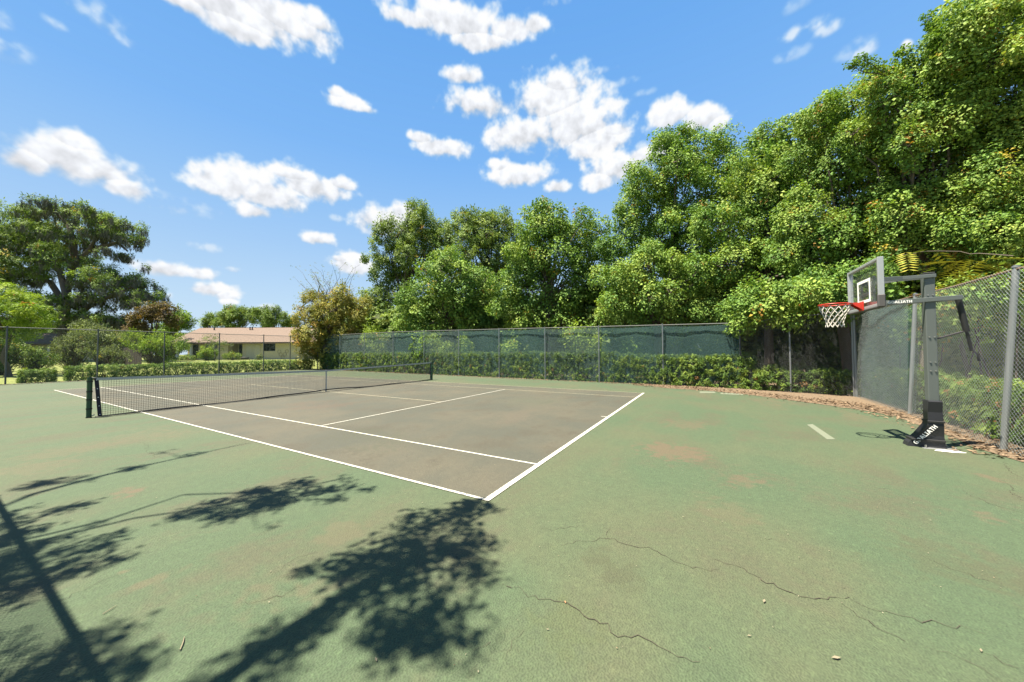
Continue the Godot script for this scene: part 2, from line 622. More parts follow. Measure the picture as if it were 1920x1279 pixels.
# a level sheet from a polygon of court points; uv in metres, uv2 over the given rectangle
func sheet(poly: Array, y: float, rect := Rect2(0, 0, 1, 1)) -> Geo:
	var g := Geo.new()
	g.with_uv = true
	var p2 := PackedVector2Array(poly)
	var idx := Geometry2D.triangulate_polygon(p2)
	for i in range(0, idx.size(), 3):
		var t: Array[Vector3] = []
		for k in 3:
			t.append(C(p2[idx[i + k]].x, p2[idx[i + k]].y, y))
		g.tri(t[0], t[1], t[2], Vector3.UP, Vector3.UP, Vector3.UP)
	for q in g.v:
		g.uv.append(Vector2(q.x, -q.z))
		g.uv2.append(Vector2((q.x - rect.position.x) / rect.size.x, (-q.z - rect.position.y) / rect.size.y))
	return g

func crack(points: Array, width: float, parent: Node, y: float) -> void:
	var g := Geo.new()
	var line: Array[Vector3] = []
	for i in points.size() - 1:
		var a := gnd(points[i][0], points[i][1])
		var b := gnd(points[i + 1][0], points[i + 1][1])
		var n := maxi(2, int(a.distance_to(b) / 0.035))
		var side := (b - a).cross(Vector3.UP).normalized()
		for k in n:
			var p := a.lerp(b, float(k) / n)
			line.append(p + side * (noise.get_noise_3dv(p * 70.0) * 0.06 + rng.randfn() * 0.011))
	line.append(gnd(points[-1][0], points[-1][1]))
	for i in line.size() - 1:
		var t := float(i) / line.size()
		var s := (line[i + 1] - line[i]).cross(Vector3.UP).normalized()
		var w0 := width * 0.85 * (0.35 + 0.65 * sin(PI * clampf(t, 0.06, 0.94))) * (0.6 + 0.6 * absf(noise.get_noise_3dv(line[i] * 160.0)) * 2.0)
		var w1 := w0
		var o := Vector3(0, y, 0)
		g.quad(line[i] - s * w0 * 0.5 + o, line[i] + s * w0 * 0.5 + o, line[i + 1] + s * w1 * 0.5 + o, line[i + 1] - s * w1 * 0.5 + o, Vector3.UP)
	part("crack", g, mat("crack", Color(0.040, 0.036, 0.024), 1.0), parent)

# ------------------------------------------------------------------ fences
var link_mesh: ArrayMesh
var coated_link_mesh: ArrayMesh
var goal_link_mesh: ArrayMesh
var cloth_mesh: ArrayMesh
const BAY := 3.05
func make_link() -> void:
	link_mesh = link_panel(0.0016)
	coated_link_mesh = link_panel(0.0023)
	goal_link_mesh = link_panel(0.0017)
	cloth_mesh = cloth_panel()

func link_panel(r: float) -> ArrayMesh:
	var g := Geo.new()
	var s := 0.0354
	var wires := int(BAY / s)
	var rows := int(3.0 / s)
	for k in wires:
		var pts: Array[Vector3] = []
		for j in rows + 1:
			pts.append(Vector3((k + (j + k) % 2) * s, j * s + 0.02, 0.004 if (j + k) % 2 == 0 else -0.004))
		for j in rows:
			var d := (pts[j + 1] - pts[j]).normalized()
			var side := d.cross(Vector3.BACK).normalized()
			var o: Array[Vector3] = [side * r, -side * r * 0.5 + Vector3.BACK * r * 0.87, -side * r * 0.5 - Vector3.BACK * r * 0.87]
			for q in 3:
				var e := (q + 1) % 3
				g.tri(pts[j] + o[q], pts[j] + o[e], pts[j + 1] + o[e], o[q] / r, o[e] / r, o[e] / r)
				g.tri(pts[j] + o[q], pts[j + 1] + o[e], pts[j + 1] + o[q], o[q] / r, o[e] / r, o[q] / r)
	return g.mesh()

func cloth_panel() -> ArrayMesh:
	var c := Geo.new()
	var nx := 16
	var ny := 16
	for i in nx:
		for j in ny:
			var q: Array[Vector3] = []
			for k: Vector2 in [Vector2(0, 0), Vector2(1, 0), Vector2(1, 1), Vector2(0, 1)]:
				var u := (i + k.x) / nx
				var v := (j + k.y) / ny
				q.append(Vector3(u * BAY, 0.04 + v * (2.93 - 0.07 * sin(u * PI)), -0.06 + 0.04 * sin(u * 9.0 + v * 3.0) * sin(v * PI) + 0.006 * sin(u * 31.0 + v * 2.0)))
			c.quad(q[0], q[1], q[2], q[3], Vector3.BACK)
	return c.mesh()

# posts are [x, z, height, lean x, lean z]; cloth lists the bays that carry windscreen
func fence(label: String, posts: Array, o := {}) -> Node3D:
	var f := thing("chain_link_fence", label, "fence", C(posts[0][0], posts[0][1]), "fences round the court")
	var steel: StandardMaterial3D = o.get("steel", M["galvanised"])
	var wire: StandardMaterial3D = o.get("wire", M["wire"])
	var cloth: Array = o.get("cloth", [])
	var base := f.position
	var tops: Array[Vector3] = []
	for p: Array in posts:
		var a := C(p[0], p[1]) - base
		var t := a + Vector3(p[3] if p.size() > 3 else 0.0, p[2], -(p[4] if p.size() > 4 else 0.0))
		tops.append(t)
		var g := Geo.new()
		var r: float = o.get("post_r", 0.03)
		g.tube([a - Vector3(0, 0.05, 0), a.lerp(t, 0.5), t + Vector3(0, 0.03, 0)], [r, r, r], 10, true)
		g.tube([t + Vector3(0, 0.03, 0), t + Vector3(0, 0.055, 0), t + Vector3(0, 0.075, 0)], [r * 1.25, r * 1.1, r * 0.3], 10, true)
		part("post", g, steel, f)
	for i in posts.size() - 1:
		var a := C(posts[i][0], posts[i][1]) - base
		var b := C(posts[i + 1][0], posts[i + 1][1]) - base
		var g := Geo.new()
		g.tube([tops[i], (tops[i] + tops[i + 1]) * 0.5 - Vector3(0, o.get("sag", 0.0), 0), tops[i + 1]], [o.get("rail_r", 0.021), o.get("rail_r", 0.021), o.get("rail_r", 0.021)], 7)
		part("top_rail", g, o.get("rail", steel), f)
		var bx := (b - a) / BAY
		var by := ((tops[i] - a) + (tops[i + 1] - b)) * 0.5 / 3.0
		var bz := (b - a).cross(Vector3.UP).normalized()
		var inward: float = o.get("inward", 1.0)
		var pl := part("chain_link_panel", o.get("links", link_mesh), wire, f)
		pl.transform = Transform3D(Basis(bx, by, bz), a + bz * 0.034 * inward)
		pl.set_meta("kind", "stuff")
		if cloth.has(i):
			var cl := part("windscreen_panel", cloth_mesh, o.get("cloth_mat", M["faded_windscreen"] if i in [1, 2, 4, 7] else M["windscreen"]), f)
			cl.transform = Transform3D(Basis(bx, by, bz), a - bz * 0.05 * inward)
	return f

# ------------------------------------------------------------------ hedges and shrubs
func hedge(label: String, a: Vector3, b: Vector3, width: float, height: float, palette: Array, o := {}) -> void:
	var h := thing("hedge", label, "hedge", (a + b) * 0.5, "clipped hedges outside the fence")
	var along := (b - a).normalized()
	var across := along.cross(Vector3.UP).normalized()
	var ln := a.distance_to(b)
	var core := Geo.new()
	var n := maxi(2, int(ln / 0.35))
	for i in n:
		var p := along * (ln * ((i + 0.5) / n - 0.5)) + across * rng.randf_range(-0.25, 0.25) * width
		for k in 4:
			var e := p + along * rng.randfn() * 0.2 + across * rng.randfn() * width * 0.22 + Vector3.UP * height * rng.randf_range(0.55, 0.9)
			core.tube([p - Vector3(0, 0.05, 0), p.lerp(e, 0.5) + along * rng.randfn() * 0.05, e], [0.022, 0.014, 0.006], 4)
	part("stems", core, mat("twig", Color(0.07, 0.055, 0.04), 0.95), h)
	var crowd := Crowd.new()
	var dens: float = o.get("density", 60.0)
	var ragged: float = o.get("ragged", 0.07)
	var area := ln * (width + 2.0 * height) + 2.0 * width * height
	for i in int(area * dens):
		var u := rng.randf_range(-0.5, 0.5) * ln
		var t := rng.randf() * (width + 2.0 * height)
		var p := Vector2.ZERO
		var nn := Vector2.ZERO
		if t < height:
			p = Vector2(-width * 0.5, t)
			nn = Vector2(-1, 0.25)
		elif t < height + width:
			p = Vector2(t - height - width * 0.5, height)
			nn = Vector2(0, 1)
		else:
			p = Vector2(width * 0.5, t - height - width)
			nn = Vector2(1, 0.25)
		if rng.randf() < 2.0 * width / (ln + 2.0 * width) * 0.5:
			u = (0.5 if rng.randf() < 0.5 else -0.5) * ln
			p = Vector2(rng.randf_range(-0.5, 0.5) * width, rng.randf() * height)
		var w := h.position + along * u + across * p.x
		var bump := noise.get_noise_3dv(w * 30.0 + Vector3(0, p.y * 30.0, 0)) * ragged * 1.6 + noise.get_noise_3dv(w * 9.0) * ragged
		var inset := 0.0 if rng.randf() < 0.65 else rng.randf_range(0.05, 0.3)
		p += nn.normalized() * (bump - inset)
		if p.y > height * 0.97 and rng.randf() < 0.08:
			p.y += rng.randf() * ragged * 1.8
		p.y = maxf(p.y, 0.05)
		var up := (across * nn.x * 0.8 + Vector3.UP * (nn.y + 0.35) + Vector3(rng.randfn(), rng.randfn(), rng.randfn()) * 0.3).normalized()
		var col := pick(palette, w + Vector3(0, p.y, 0), 22.0)
		if rng.randf() < float(o.get("odd", 0.01)):
			col = Color(0.22, 0.12, 0.04)
		crowd.put(along * u + across * p.x + Vector3.UP * p.y, up, rng.randf() * TAU, o.get("size", 1.0) * rng.randf_range(0.75, 1.25), col)
	crowd.node("foliage", o.get("sprig", sprigs["hedge"]), M["leaf"], h).set_meta("kind", "stuff")

func shrub(called: String, label: String, group: String, lobes: Array, palette: Array, o := {}) -> Node3D:
	var mid := Vector3.ZERO
	for l: Array in lobes:
		mid += l[0]
	mid /= lobes.size()
	var foot := Vector3(mid.x, o.get("ground", 0.0), mid.z)
	var t := thing(called, label, o.get("category", "shrub"), foot, group)
	var g := Geo.new()
	for l: Array in lobes:
		for k in int(o.get("stem_count", 4)):
			var e: Vector3 = l[0] + Vector3(rng.randfn(), rng.randfn(), rng.randfn()) * l[1] * 0.45
			var p := foot + Vector3(rng.randfn(), 0, rng.randfn()) * 0.12
			g.tube(curve_pts(p - Vector3(0, 0.05, 0), e, Vector3(0, 0.1, 0), 4, 0.04), taper(0.028, 0.007, 5), 5)
	part("stems", g, mat("twig", Color(0.07, 0.055, 0.04), 0.95), t, -foot)
	var crowd := Crowd.new()
	foliage(crowd, lobes, o.get("density", 22.0), palette, o)
	if crowd.count > 0:
		var f := crowd.node("foliage", o.get("sprig", sprigs["small"]), M["leaf"], t)
		f.position = -foot
		f.set_meta("kind", "stuff")
	return t

# ------------------------------------------------------------------ tennis net
func net_post(x: float, label: String) -> void:
	var t := thing("net_post", label, "net post", C(x, 11.885), "posts of the tennis net")
	var g := Geo.new()
	g.tube([Vector3(0, -0.02, 0), Vector3(0, 1.03, 0), Vector3(0, 1.06, 0), Vector3(0, 1.075, 0)], [0.05, 0.05, 0.043, 0.02], 16, true)
	part("tube", g, M["post_green"], t)
	for y: float in [0.02, 0.25, 0.49, 0.70, 0.96]:
		var r := Geo.new()
		r.tube([Vector3(0, y - 0.018, 0), Vector3(0, y - 0.012, 0), Vector3(0, y + 0.012, 0), Vector3(0, y + 0.018, 0)], [0.051, 0.058, 0.058, 0.051], 16)
		part("lacing_strap", r, M["black"], t)
	var s := Geo.new()
	var sg := 1.0 if x < 0.0 else -1.0
	s.tube([Vector3(sg * 0.05, 0.06, 0.0), Vector3(sg * 0.085, 0.07, 0.0), Vector3(sg * 0.09, 0.10, 0.0)], [0.012, 0.012, 0.008], 6, true)
	part("winch", s, M["galvanised"], t)

func tennis_net() -> void:
	var zc := 11.885
	var t := thing("tennis_net", "black tennis net with grey headband stretched across the court", "net", C(5.485, zc))
	var xa := -0.914 + 0.11
	var xb := 10.97 + 0.914 - 0.12
	var top := func(x: float) -> float: return lerpf(0.925, 1.055, pow(absf(x - 5.485) / 6.4, 1.05))
	var low := func(x: float) -> float: return 0.025 + 0.075 * maxf(0.0, 1.0 - absf(x - 5.485) / 2.6) + 0.012 * sin(x * 2.3)
	var g := Geo.new()
	var rr := 0.0032
	var xs := xa + 0.12
	while xs < xb - 0.05:
		g.tube([Vector3(xs - 5.485, low.call(xs), 0), Vector3(xs - 5.485, top.call(xs), 0)], [rr, rr], 3)
		xs += 0.048
	for k in 20:
		var f := (k + 0.5) / 20.0
		var pts := []
		for i in 61:
			var x := lerpf(xa + 0.1, xb, i / 60.0)
			pts.append(Vector3(x - 5.485, lerpf(low.call(x), top.call(x), f), 0))
		g.tube(pts, taper(rr, rr, 61), 3)
	part("netting", g, M["net_cord"], t).set_meta("kind", "stuff")
	var band := Geo.new()
	var bot := Geo.new()
	for i in 48:
		var x0 := lerpf(xa, xb, i / 48.0)
		var x1 := lerpf(xa, xb, (i + 1) / 48.0)
		var y0: float = top.call(x0)
		var y1: float = top.call(x1)
		var hb := 0.066
		for s: float in [-1.0, 1.0]:
			var zf := 0.008 * s
			band.quad(Vector3(x0 - 5.485, y0 - hb, zf), Vector3(x1 - 5.485, y1 - hb, zf), Vector3(x1 - 5.485, y1, zf), Vector3(x0 - 5.485, y0, zf), Vector3(0, 0, s))
		band.quad(Vector3(x0 - 5.485, y0, -0.008), Vector3(x1 - 5.485, y1, -0.008), Vector3(x1 - 5.485, y1 + 0.001, 0.008), Vector3(x0 - 5.485, y0 + 0.001, 0.008), Vector3.UP)
		bot.tube([Vector3(x0 - 5.485, low.call(x0), 0), Vector3(x1 - 5.485, low.call(x1), 0)], [0.027, 0.027], 6)
	part("headband", band, M["headband"], t)
	part("bottom_band", bot, M["black"], t)
	for e: Array in [[xa, xa + 0.08, 1.0], [xb, xb + 0.02, -1.0]]:
		var sg := Geo.new()
		var a := Vector3(e[0] - 5.485, top.call(e[0]), 0)
		var b := Vector3(e[1] - 5.485, 0.01, 0)
		sg.bar(b, a, 0.075, 0.014, Vector3.BACK, 0.003)
		var sb := part("side_band", sg, M["side_band"], t)
		for k in 5:
			var p := b.lerp(a, 0.06 + 0.22 * k)
			for s: float in [-1.0, 1.0]:
				var eg := Geo.new()
				eg.tube([p + Vector3(0, 0, 0.006 * s), p + Vector3(0, 0, 0.010 * s)], [0.012, 0.009], 8, true)
				part("eyelet", eg, M["white_paint"], sb)
	var st := Geo.new()
	st.bar(Vector3(0, 0.0, 0.012), Vector3(0, 0.93, 0.012), 0.05, 0.004, Vector3.BACK)
	st.bar(Vector3(0, 0.0, -0.012), Vector3(0, 0.93, -0.012), 0.05, 0.004, Vector3.BACK)
	st.box(Transform3D(Basis(), Vector3(0, 0.93, 0)), Vector3(0.05, 0.006, 0.03))
	part("centre_strap", st, M["headband"], t)
	var cb := Geo.new()
	for e: Array in [[xa, -0.914 + 0.03], [xb, 10.97 + 0.914 - 0.03]]:
		cb.tube([Vector3(e[0] - 5.485, top.call(e[0]) - 0.01, 0), Vector3(e[1] - 5.485, 1.062, 0), Vector3(e[1] - 5.485 + 0.05 * signf(e[1] - e[0]), 1.02, 0)], [0.008, 0.008, 0.008], 6)
	part("cable", cb, M["headband"], t)

# ------------------------------------------------------------------ basketball goal
func lettering(text: String, size: float, m: Material, parent: Node, xf: Transform3D) -> void:
	var f := SystemFont.new()
	f.font_names = PackedStringArray(["Droid Sans"])
	f.font_weight = 700
	f.font_italic = true
	var t := TextMesh.new()
	t.text = text
	t.font = f
	t.font_size = 32
	t.pixel_size = size / 32.0
	t.depth = 0.002
	var o := MeshInstance3D.new()
	o.name = "lettering"
	o.mesh = t
	o.material_override = m
	o.transform = xf
	parent.add_child(o, true)

func goal() -> void:
	var t := thing("basketball_goal", "grey basketball goal with clear backboard and red rim before the fence", "basketball goal", C(5.47, -5.5))
	# own axes: -z points over the court (towards the board), x along the board
	var grey: Material = M["goal_grey"]
	var g := Geo.new()
	g.box(Transform3D(Basis(), Vector3(0, 1.5, 0)), Vector3(0.127, 2.99, 0.127), 0.008)
	var pole := part("pole", g, grey, t)
	for y: float in [1.32, 1.47, 1.9, 2.62]:
		for s: float in [-1.0, 1.0]:
			var b := Geo.new()
			b.tube([Vector3(-0.063, y, 0.03 * s), Vector3(-0.078, y, 0.03 * s)], [0.012, 0.010], 6, true)
			part("bolt", b, M["bright_metal"], pole)
	var cap := Geo.new()
	cap.box(Transform3D(Basis(), Vector3(0, 3.0, 0)), Vector3(0.14, 0.03, 0.14), 0.008)
	part("cap", cap, M["black"], pole)
	# upper arm, a pair of bars spreading towards the board
	for s: float in [-1.0, 1.0]:
		var a := Geo.new()
		a.bar(Vector3(0.078 * s, 2.95, 0.07), Vector3(0.09 * s, 2.945, -0.36), 0.025, 0.06, Vector3.UP, 0.004)
		a.bar(Vector3(0.092 * s, 2.945, -0.34), Vector3(0.26 * s, 2.93, -0.74), 0.024, 0.07, Vector3.UP, 0.004)
		part("upper_arm", a, grey, t)
		var l := Geo.new()
		l.bar(Vector3(0.080 * s, 2.555, 0.36), Vector3(0.080 * s, 2.52, -0.74), 0.03, 0.075, Vector3.UP, 0.004)
		var la := part("lower_arm", l, grey, t)
		if s < 0.0:
			lettering("GOALIATH", 0.062, M["white_paint"], la, Transform3D(Basis(Vector3(0, 0, 1), Vector3.UP, Vector3(-1, 0, 0)), Vector3(-0.0975, 2.528, -0.38)))
	var br := Geo.new()
	br.box(Transform3D(Basis(), Vector3(0, 2.72, -0.755)), Vector3(0.62, 0.05, 0.03), 0.004)
	br.box(Transform3D(Basis(), Vector3(0.27, 2.72, -0.755)), Vector3(0.05, 0.55, 0.028), 0.004)
	br.box(Transform3D(Basis(), Vector3(-0.27, 2.72, -0.755)), Vector3(0.05, 0.55, 0.028), 0.004)
	part("board_bracket", br, grey, t)
	# height adjuster hanging behind the pole
	var ad := Geo.new()
	ad.tube([Vector3(0, 2.55, 0.34), Vector3(0.0, 1.98, 0.42)], [0.04, 0.04], 12, true)
	part("adjuster_sleeve", ad, M["black"], t)
	var rod := Geo.new()
	rod.tube([Vector3(0.0, 1.98, 0.42), Vector3(0.0, 1.66, 0.465)], [0.022, 0.022], 8, true)
	rod.tube([Vector3(0.0, 1.70, 0.46), Vector3(-0.06, 1.60, 0.50), Vector3(-0.05, 1.5, 0.52)], [0.012, 0.012, 0.02], 8, true)
	rod.tube([Vector3(0.0, 2.0, 0.42), Vector3(0.0, 1.86, 0.05)], [0.014, 0.014], 8, true)
	part("crank_rod", rod, M["black"], t)
	# board
	var zb := -0.80
	var w := 1.40
	var y0 := 2.425
	var y1 := 3.245
	for e: Array in [[Vector3(-w / 2, (y0 + y1) / 2, zb), Vector3(0.045, y1 - y0, 0.075)], [Vector3(w / 2, (y0 + y1) / 2, zb), Vector3(0.045, y1 - y0, 0.075)], [Vector3(0, y1 - 0.0225, zb), Vector3(w - 0.048, 0.045, 0.07)], [Vector3(0, y0 + 0.0225, zb), Vector3(w - 0.048, 0.045, 0.07)]]:
		var fr := Geo.new()
		fr.box(Transform3D(Basis(), e[0]), e[1], 0.005)
		part("board_frame", fr, M["board_frame"], t)
	var gl := Geo.new()
	gl.box(Transform3D(Basis(), Vector3(0, (y0 + y1) / 2, zb)), Vector3(w - 0.05, y1 - y0 - 0.092, 0.008))
	part("backboard_pane", gl, M["board_glass"], t)
	for e: Array in [[Vector3(-0.27, 2.76, zb - 0.009), Vector3(0.05, 0.42, 0.004)], [Vector3(0.27, 2.76, zb - 0.009), Vector3(0.05, 0.42, 0.004)], [Vector3(0, 2.945, zb - 0.009), Vector3(0.488, 0.05, 0.004)], [Vector3(0, 2.575, zb - 0.009), Vector3(0.488, 0.05, 0.004)]]:
		var q := Geo.new()
		q.box(Transform3D(Basis(), e[0]), e[1])
		part("target_line", q, M["white_paint"], t)
	for s: float in [-1.0, 1.0]:
		var pd := Geo.new()
		pd.box(Transform3D(Basis(), Vector3(s * (w / 2), y0 + 0.085, zb)), Vector3(0.062, 0.21, 0.092), 0.012)
		part("corner_pad", pd, M["pad_grey"], t)
	var bp := Geo.new()
	bp.box(Transform3D(Basis(), Vector3(0, y0 - 0.012, zb)), Vector3(w - 0.07, 0.03, 0.085), 0.01)
	part("edge_pad", bp, M["pad_grey"], t)
	# rim
	var ry := 2.55
	var rc := Vector3(0, ry, zb - 0.04 - 0.152 - 0.2286)
	var rp := []
	for i in 41:
		rp.append(rc + Vector3(sin(TAU * i / 40.0), 0, cos(TAU * i / 40.0)) * 0.2286)
	var rg := Geo.new()
	rg.tube(rp, taper(0.0105, 0.0105, 41), 8)
	var rim := part("rim", rg, M["rim_red"], t)
	for i in 12:
		var a := TAU * i / 12.0
		var hk := Geo.new()
		var p := rc + Vector3(sin(a), 0, cos(a)) * 0.2286
		hk.tube([p + Vector3(0, -0.006, 0), p + Vector3(0, -0.026, 0)], [0.005, 0.005], 5, true)
		part("net_hook", hk, M["rim_red"], rim)
	var rb := Geo.new()
	rb.box(Transform3D(Basis(), Vector3(0, ry - 0.06, zb - 0.047)), Vector3(0.20, 0.17, 0.02), 0.004)
	rb.box(Transform3D(Basis(), Vector3(0, ry - 0.004, zb - 0.125)), Vector3(0.16, 0.022, 0.14), 0.004)
	for s: float in [-1.0, 1.0]:
		rb.flat(Vector3(0.09 * s, ry, zb - 0.05), Vector3(0.09 * s, ry - 0.13, zb - 0.05), Vector3(0.075 * s, ry - 0.01, zb - 0.2), Vector3(s, 0, 0))
		rb.bar(Vector3(0.08 * s, ry, zb - 0.19), Vector3(0.15 * s, ry, zb - 0.26), 0.02, 0.012)
	part("rim_bracket", rb, M["rim_red"], t)
	var ng := Geo.new()
	var rad := [0.222, 0.205, 0.178, 0.15, 0.132, 0.125, 0.135]
	var dep := [0.02, 0.10, 0.17, 0.24, 0.31, 0.37, 0.43]
	for l in 6:
		for i in 12:
			for s: float in [-0.5, 0.5]:
				var a0 := TAU * (i + 0.5 * (l % 2)) / 12.0
				var a1 := TAU * (i + 0.5 * (l % 2) + s) / 12.0
				ng.tube([rc + Vector3(sin(a0) * rad[l], -dep[l], cos(a0) * rad[l]), rc + Vector3(sin(a1) * rad[l + 1], -dep[l + 1], cos(a1) * rad[l + 1])], [0.0062, 0.0062], 4)
	part("net", ng, M["net_white"], t)
	# padded foot cover and base plate
	var pw := 0.10
	var cv := Geo.new()
	var rings := [[0.82, -0.075, 0.078], [0.80, -0.082, 0.084], [0.62, -0.088, 0.086], [0.47, -0.085, 0.088], [0.40, -0.10, 0.09], [0.22, -0.22, 0.095], [0.08, -0.33, 0.10], [0.0, -0.35, 0.12]]
	for i in rings.size() - 1:
		var a: Array = rings[i]
		var b: Array = rings[i + 1]
		var wa: float = 0.084 + 0.012 * sin(i * 2.1)
		var wb: float = 0.084 + 0.012 * sin((i + 1) * 2.1)
		var pa: Array[Vector3] = [Vector3(-wa, a[0], a[1]), Vector3(wa, a[0], a[1]), Vector3(wa, a[0], a[2]), Vector3(-wa, a[0], a[2])]
		var pb: Array[Vector3] = [Vector3(-wb, b[0], b[1]), Vector3(wb, b[0], b[1]), Vector3(wb, b[0], b[2]), Vector3(-wb, b[0], b[2])]
		var outs: Array[Vector3] = [Vector3(0, 0.3, -1), Vector3.RIGHT, Vector3.BACK, Vector3.LEFT]
		for k in 4:
			cv.quad(pa[k], pa[(k + 1) % 4], pb[(k + 1) % 4], pb[k], outs[k])
	var cover := part("foot_pad", cv, M["pad_black"], t)
	for y: float in [0.46, 0.14]:
		var sp := Geo.new()
		var fz := -0.098 if y > 0.3 else -0.30
		sp.box(Transform3D(Basis(), Vector3(0, y, (fz + 0.1) / 2)), Vector3(0.215, 0.035, 0.1 - fz), 0.005)
		part("pad_strap", sp, M["black"], cover)
	var slope := Vector3(0, 0.30, 0.24).normalized()
	lettering("GOALIATH", 0.085, M["white_paint"], cover, Transform3D(Basis(slope, Vector3(-1, 0, 0).cross(slope).normalized(), Vector3(-1, 0, 0)), Vector3(-0.101, 0.235, -0.135)))
	var bs := Geo.new()
	bs.box(Transform3D(Basis(), Vector3(0.0, 0.012, 0.02)), Vector3(0.36, 0.022, 0.42), 0.004)
	var plate := part("base_plate", bs, M["galvanised"], t)
	for sx: float in [-1.0, 1.0]:
		for sz: float in [-1.0, 1.0]:
			var b := Geo.new()
			b.tube([Vector3(0.14 * sx, 0.02, 0.02 + 0.17 * sz), Vector3(0.14 * sx, 0.07, 0.02 + 0.17 * sz)], [0.014, 0.014], 6, true)
			part("anchor_bolt", b, M["bright_metal"], plate)

# ------------------------------------------------------------------ houses
func wall_piece(parent: Node, x0: float, x1: float, y0: float, y1: float, z0: float, z1: float, m: Material, called := "wall") -> MeshInstance3D:
	var g := Geo.new()
	g.box(Transform3D(Basis(), Vector3((x0 + x1) / 2, (y0 + y1) / 2, (z0 + z1) / 2)), Vector3(x1 - x0, y1 - y0, z1 - z0))
	return part(called, g, m, parent)

func window(parent: Node, x0: float, x1: float, y0: float, y1: float, z: float, lights: int) -> void:
	var f := Geo.new()
	var k := 0.06
	f.box(Transform3D(Basis(), Vector3((x0 + x1) / 2, y1 - k / 2, z)), Vector3(x1 - x0, k, 0.08))
	f.box(Transform3D(Basis(), Vector3((x0 + x1) / 2, y0 + k / 2, z)), Vector3(x1 - x0, k, 0.08))
	for i in lights + 1:
		f.box(Transform3D(Basis(), Vector3(lerpf(x0 + k / 2, x1 - k / 2, float(i) / lights), (y0 + y1) / 2, z)), Vector3(k, y1 - y0 - 2 * k - 0.004, 0.076))
	f.box(Transform3D(Basis(), Vector3((x0 + x1) / 2, (y0 + y1) / 2, z)), Vector3(x1 - x0 - 2 * k, 0.04, 0.06))
	var wn := part("window", f, M["dark_frame"], parent)
	for i in lights:
		var a := lerpf(x0 + k / 2, x1 - k / 2, float(i) / lights) + k / 2
		var b := lerpf(x0 + k / 2, x1 - k / 2, float(i + 1) / lights) - k / 2
		var g := Geo.new()
		g.box(Transform3D(Basis(), Vector3((a + b) / 2, (y0 + y1) / 2, z - 0.01)), Vector3(b - a, y1 - y0 - 2 * k, 0.012))
		part("pane", g, M["dark_glass"], wn)
	var s := Geo.new()
	s.box(Transform3D(Basis(), Vector3((x0 + x1) / 2, y0 - 0.04, z + 0.03)), Vector3(x1 - x0 + 0.14, 0.07, 0.16))
	part("sill", s, M["cream"], wn)

func gable_roof(parent: Node, x0: float, x1: float, zf: float, zb: float, ye: float, yr: float) -> MeshInstance3D:
	var g := Geo.new()
	var zm := (zf + zb) / 2
	var th := 0.16
	var n := 26
	for i in n:      # courses of shingles lap like thin steps
		for sd: Array in [[zf, 1.0], [zb, -1.0]]:
			var a: float = float(i) / n
			var b: float = float(i + 1) / n + 0.012
			var p0 := Vector3(0, lerpf(ye, yr, a) + 0.018, lerpf(sd[0], zm, a))
			var p1 := Vector3(0, lerpf(ye, yr, b), lerpf(sd[0], zm, b))
			var X0 := Vector3(x0, 0, 0)
			var X1 := Vector3(x1, 0, 0)
			g.quad(p0 + X0, p0 + X1, p1 + X1, p1 + X0, Vector3(0, 1, sd[1]))
			g.quad(p0 + X0, p0 + X1, p0 + X1 - Vector3(0, 0.02, 0), p0 + X0 - Vector3(0, 0.02, 0), Vector3(0, 0.2, sd[1]))
	for sd: Array in [[zf, 1.0], [zb, -1.0]]:
		g.quad(Vector3(x0, ye - th, sd[0]), Vector3(x1, ye - th, sd[0]), Vector3(x1, yr - th, zm), Vector3(x0, yr - th, zm), Vector3(0, -1, 0))
	return part("roof", g, M["shingle"], parent)

